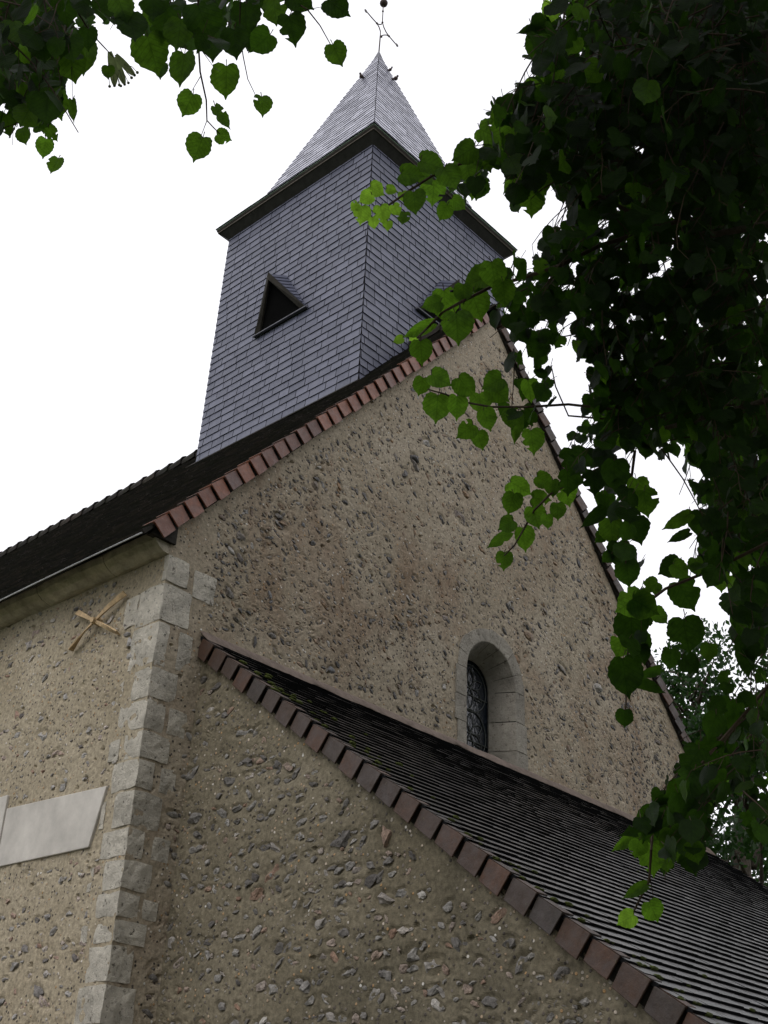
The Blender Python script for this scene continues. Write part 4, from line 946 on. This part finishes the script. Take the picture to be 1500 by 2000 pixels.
E2 = 3.0
right_listed = [(729, 436, 24, 10, E2, 'y'), (790, 387, 26, 20, E2, 'y'), (757, 442, 20, 0, E2, 'y'), (692, 405, 20, -40, E2, 'y'), (788, 428, 26, -10, E2, ''), (832, 352, 36, 40, E2, ''), (705, 421, 36, -5, E2, 'y'), (747, 421, 38, 12, E2, 'y'), (714, 388, 30, -60, E2, 'y'), (737, 372, 34, 60, E2, 'y'), (766, 371, 22, 78, E2, 'y'), (774, 411, 24, 30, E2, 'y'),
 (810, 398, 46, 5, E2, ''), (846, 378, 54, -4, E2, ''), (866, 416, 34, -25, E2, ''), (806, 343, 46, 80, E2, ''), (848, 322, 56, 75, E2, ''), (880, 350, 50, 30, E2, ''), (915, 335, 56, 10, E2, ''), (925, 366, 52, -10, E2, ''),
 (905, 300, 50, -60, E2, ''), (950, 315, 50, 20, E2, ''), (895, 400, 34, 50, E2, ''), (985, 228, 76, -70, E2, ''), (1035, 215, 66, 10, E2, ''), (960, 265, 54, 60, E2, ''), (1000, 280, 56, 0, E2, ''), (1037, 400, 52, 2, E2, ''), (1060, 355, 56, 10, E2, ''), (1000, 350, 46, -30, E2, 's'),
 (1045, 95, 46, 0, E2, ''), (1060, 60, 50, 60, E2, ''), (1045, 55, 34, -70, E2, 'y'), (1075, 25, 40, 0, E2, 'y'), (1032, 57, 26, -80, E2, 's'), (1070, 130, 56, -75, E2, ''), (1055, 175, 50, 30, E2, ''),
 (870, 600, 66, 5, E2, ''), (842, 596, 40, -70, E2, ''), (893, 643, 62, 5, E2, ''), (823, 690, 48, 5, E2, ''), (816, 645, 40, -65, E2, 's'), (777, 664, 22, -70, E2, 'y'), (806, 660, 20, -50, E2, 'y'), (932, 600, 60, 20, E2, ''), (930, 548, 60, -70, E2, ''), (965, 540, 58, 10, E2, ''), (905, 575, 40, 0, E2, ''), (985, 575, 50, 5, E2, ''),
 (822, 756, 38, -15, E2, ''), (862, 743, 46, 60, E2, ''), (912, 757, 50, 40, E2, ''), (853, 800, 58, -5, E2, ''), (893, 798, 48, 0, E2, ''), (938, 790, 44, 5, E2, ''), (952, 822, 44, 20, E2, ''), (908, 843, 44, -50, E2, ''), (938, 862, 40, 15, E2, ''), (975, 770, 50, 50, E2, ''), (960, 750, 46, -60, E2, ''),
 (1000, 820, 40, 0, E2, ''), (1040, 865, 50, 8, E2, ''), (1035, 765, 46, 10, E2, ''), (1010, 840, 36, -10, E2, 's'),
 (1018, 953, 52, 60, E2, ''), (998, 985, 46, -15, E2, ''), (1065, 940, 40, 60, E2, ''), (1108, 968, 50, 20, E2, ''), (1090, 1000, 34, 5, E2, ''), (1046, 1012, 46, 15, E2, ''), (1024, 1055, 50, 8, E2, ''), (984, 1097, 38, -3, E2, ''), (972, 1056, 34, -55, E2, 's'), (988, 1026, 36, -60, E2, ''), (1058, 975, 40, 80, E2, ''), (1068, 1020, 30, 0, E2, ''), (1080, 955, 36, 0, E2, ''),
 (1245, 962, 54, 5, E2, ''), (1262, 985, 52, 10, E2, ''), (1180, 985, 46, -20, E2, ''), (1195, 1040, 54, 5, E2, ''), (1248, 1040, 52, 20, E2, ''), (1226, 1122, 54, 5, E2, ''), (1210, 1085, 54, 5, E2, ''), (1160, 1010, 40, -50, E2, 's'), (1172, 1050, 30, -40, E2, ''), (1185, 1090, 26, -50, E2, ''), (1122, 905, 60, 10, E2, ''), (1110, 945, 50, 5, E2, ''), (1200, 930, 60, 0, E2, ''), (1160, 945, 50, 0, E2, ''),
 (1340, 1165, 66, 30, E2, ''), (1340, 1243, 72, 10, E2, ''), (1308, 1288, 42, -5, E2, ''), (1350, 1300, 44, 50, E2, ''), (1225, 1180, 60, -60, E2, ''), (1262, 1185, 60, 60, E2, ''), (1290, 1205, 36, 40, E2, ''), (1232, 1235, 74, -3, E2, ''), (1212, 1262, 56, -20, E2, ''), (1252, 1262, 50, 15, E2, ''), (1222, 1325, 80, 8, E2, ''), (1255, 1280, 40, 10, E2, ''), (1221, 1405, 36, 2, E2, ''), (1270, 1340, 36, 70, E2, 's'), (1268, 1315, 30, -70, E2, 's'), (1385, 1275, 36, 0, E2, ''), (1320, 1020, 40, -60, E2, 's'), (1325, 1050, 28, -65, E2, 's'), (1305, 1110, 50, -60, E2, ''), (1270, 1150, 40, -50, E2, ''), (1330, 1115, 40, 50, E2, ''), (1460, 1290, 50, 10, E2, 's'),
 (1380, 1470, 60, -40, E2, ''), (1350, 1490, 60, -30, E2, ''), (1395, 1500, 50, 10, E2, ''), (1345, 1535, 60, -20, E2, ''), (1320, 1545, 50, -60, E2, ''), (1290, 1580, 56, -70, E2, ''), (1330, 1580, 60, 10, E2, ''), (1260, 1595, 50, -75, E2, ''), (1250, 1615, 50, -70, E2, 's'), (1300, 1620, 64, -20, E2, ''), (1262, 1640, 60, 0, E2, ''), (1315, 1650, 62, 10, E2, ''), (1350, 1632, 54, 30, E2, ''), (1245, 1660, 36, -10, E2, ''), (1218, 1645, 34, -50, E2, 's'), (1274, 1680, 62, 5, E2, ''),
 (1240, 1742, 32, -60, E2, 's'), (1222, 1797, 36, -60, E2, 'y'), (1278, 1783, 46, 25, E2, ''), (1405, 1380, 40, 60, E2, ''), (1430, 1400, 54, -20, E2, ''), (1390, 1420, 50, -20, E2, '')]
right_twigs = [([(1330, 470), (1200, 398), (1100, 350), (1010, 300), (955, 300), (905, 318), (850, 340), (800, 372), (760, 400)], E2, .006), ([(1330, 430), (1170, 480), (1090, 520), (1030, 540), (960, 560), (900, 590), (862, 612), (835, 640), (815, 660)], E2, .006),
 ([(1200, 820), (1110, 812), (1085, 755), (1078, 720)], E2, .003), ([(1200, 800), (1110, 790), (1030, 795), (960, 795), (905, 785), (870, 770), (835, 760)], E2, .004), ([(1200, 900), (1120, 940), (1075, 965), (1045, 995), (1025, 1030), (1005, 1065), (985, 1085)], E2, .004),
 ([(1240, 880), (1230, 960), (1222, 1040), (1222, 1100)], E2, .004), ([(1500, 1060), (1400, 1110), (1300, 1150), (1235, 1200), (1225, 1290), (1222, 1390)], E2, .005), ([(1330, 1090), (1338, 1140)], E2, .0014), ([(1335, 1190), (1340, 1215)], E2, .0014),
 ([(1550, 1280), (1450, 1400), (1380, 1480), (1320, 1560), (1275, 1620), (1272, 1660), (1268, 1720), (1240, 1775), (1228, 1790)], E2, .005), ([(1270, 1715), (1278, 1765)], E2, .0012), ([(1120, 60), (1085, 50), (1050, 60)], E2, .002)]
tr = (1.6, -9.6, 0)
make_linden('linden_tree', 'large dark linden covering the right side of the view, trunk out of frame', tr, 7.2,
    [(930, 1500, -40, 330, 2.8, 4.6, 430), (900, 1300, 300, 560, 2.9, 3.6, 88), (1300, 1500, 330, 950, 2.9, 4.2, 140), (1000, 1310, 560, 900, 2.9, 3.6, 84), (1150, 1500, 900, 1300, 2.9, 3.8, 95), (1200, 1500, 1300, 1700, 2.8, 3.7, 250), (1500, 2100, -50, 1700, 2.8, 5.5, 330), (900, 2000, -1100, -50, 2.8, 5.5, 320)],
    [(.5, at(1500, 700, 3.8), .07), (.6, at(1330, 470, 3.0), .05), (.4, at(1560, 1250, 3.1), .05), (.7, at(1300, 100, 3.6), .06), (.6, at(1250, 850, 3.2), .04), (.9, at(1700, -400, 4.5), .07), (.8, at(1000, -500, 4), .05)],
    right_listed, right_twigs, 1720, 5, crown=((2.2, -9.4, 7.4), (7.5, 4.8, 4.8), 36000), back=[(1130, 1500, -40, 330, 4.6, 7.5, 1100), (1340, 1500, 330, 900, 4.2, 6.5, 420), (1500, 2100, -50, 1500, 4.5, 7, 1400), (1400, 1500, 900, 1250, 4, 5.5, 130), (1000, 2000, -900, -50, 4.6, 7.5, 1500)])

# ------------------------------------------------------------------ trees beyond
def far_tree(loc, h, crown, r, label, n, seed, leafs=.1):
    random.seed(seed); root = empty('tree', loc); tag(root, label, 'tree', 'trees behind the church')
    t_ = MB(); base = Vector(loc); top = Vector((0, 0, h * .8))
    t_.tube([Vector((0.15 * math.sin(k), 0.1 * math.cos(k * 1.3), h * .8 * k / 6)) for k in range(7)], [.3 * (1 - k / 7) + .04 for k in range(7)], 10)
    clumps = []
    for k in range(46):
        a = random.uniform(0, 6.28); t = random.random() ** .8; z_ = crown[0] + (crown[1] - crown[0]) * t
        rr = r * math.sin(math.pi * (0.12 + .8 * t)) * random.uniform(.35, 1.0)
        c_ = Vector((rr * math.cos(a), rr * math.sin(a), z_)); clumps.append((c_, random.uniform(.35, .8) * r * .42))
        s = Vector((0, 0, max(h * .25, z_ - rr * .8))); t_.tube([s, s.lerp(c_, .5) + Vector((0, 0, .12)), c_], [.05, .03, .012], 5)
    t_.build('trunk', MAT['bark'], root, True)
    V = []; Fc = []
    for k in range(n):
        c_, cr = random.choice(clumps); d = Vector((random.gauss(0, 1), random.gauss(0, 1), random.gauss(0, .8))).normalized() * cr * random.random() ** .45
        p = c_ + d; x = Vector((random.gauss(0, 1), random.gauss(0, 1), random.gauss(0, .6))).normalized(); y = x.orthogonal().normalized(); y.rotate(Matrix.Rotation(random.uniform(0, 6.28), 3, x)); z_ = x.cross(y); s = leafs * random.uniform(.6, 1.3); b = len(V)
        V += [p - y * s * .5, p + z_ * s * .28 - y * .1 * s, p + z_ * s * .2 + y * .25 * s, p + y * s * .6, p - z_ * s * .2 + y * .25 * s, p - z_ * s * .28 - y * .1 * s]
        Fc.append((b, b + 1, b + 2, b + 3, b + 4, b + 5))
    lf = MB(); lf.v = [tuple(v) for v in V]; lf.f = Fc; lf.mi = [0] * len(Fc); lf.build('foliage', MAT['far'], root)
def ground_under(px, py, dist): p = at(px, py, dist); return (p.x, p.y, 0), p.z
(l1, h1) = ground_under(1345, 1330, 22)
far_tree(l1, h1 + 1.6, (h1 - 5, h1 + .75), 2.0, 'small-leaved tree directly behind the right edge of the gable', 9000, 31)
(l2, h2) = ground_under(1455, 1560, 16)
far_tree(l2, h2 + 1.6, (h2 - 3, h2 + .9), 1.7, 'dense tree low behind the far end of the annex roof', 11000, 32, .085)
(l3, h3) = ground_under(1640, 1480, 20)
far_tree(l3, h3 + 1.6, (h3 - 5, h3 + 2.0), 2.6, 'tall tree at the right edge behind the lower leaves', 9000, 33, .1)
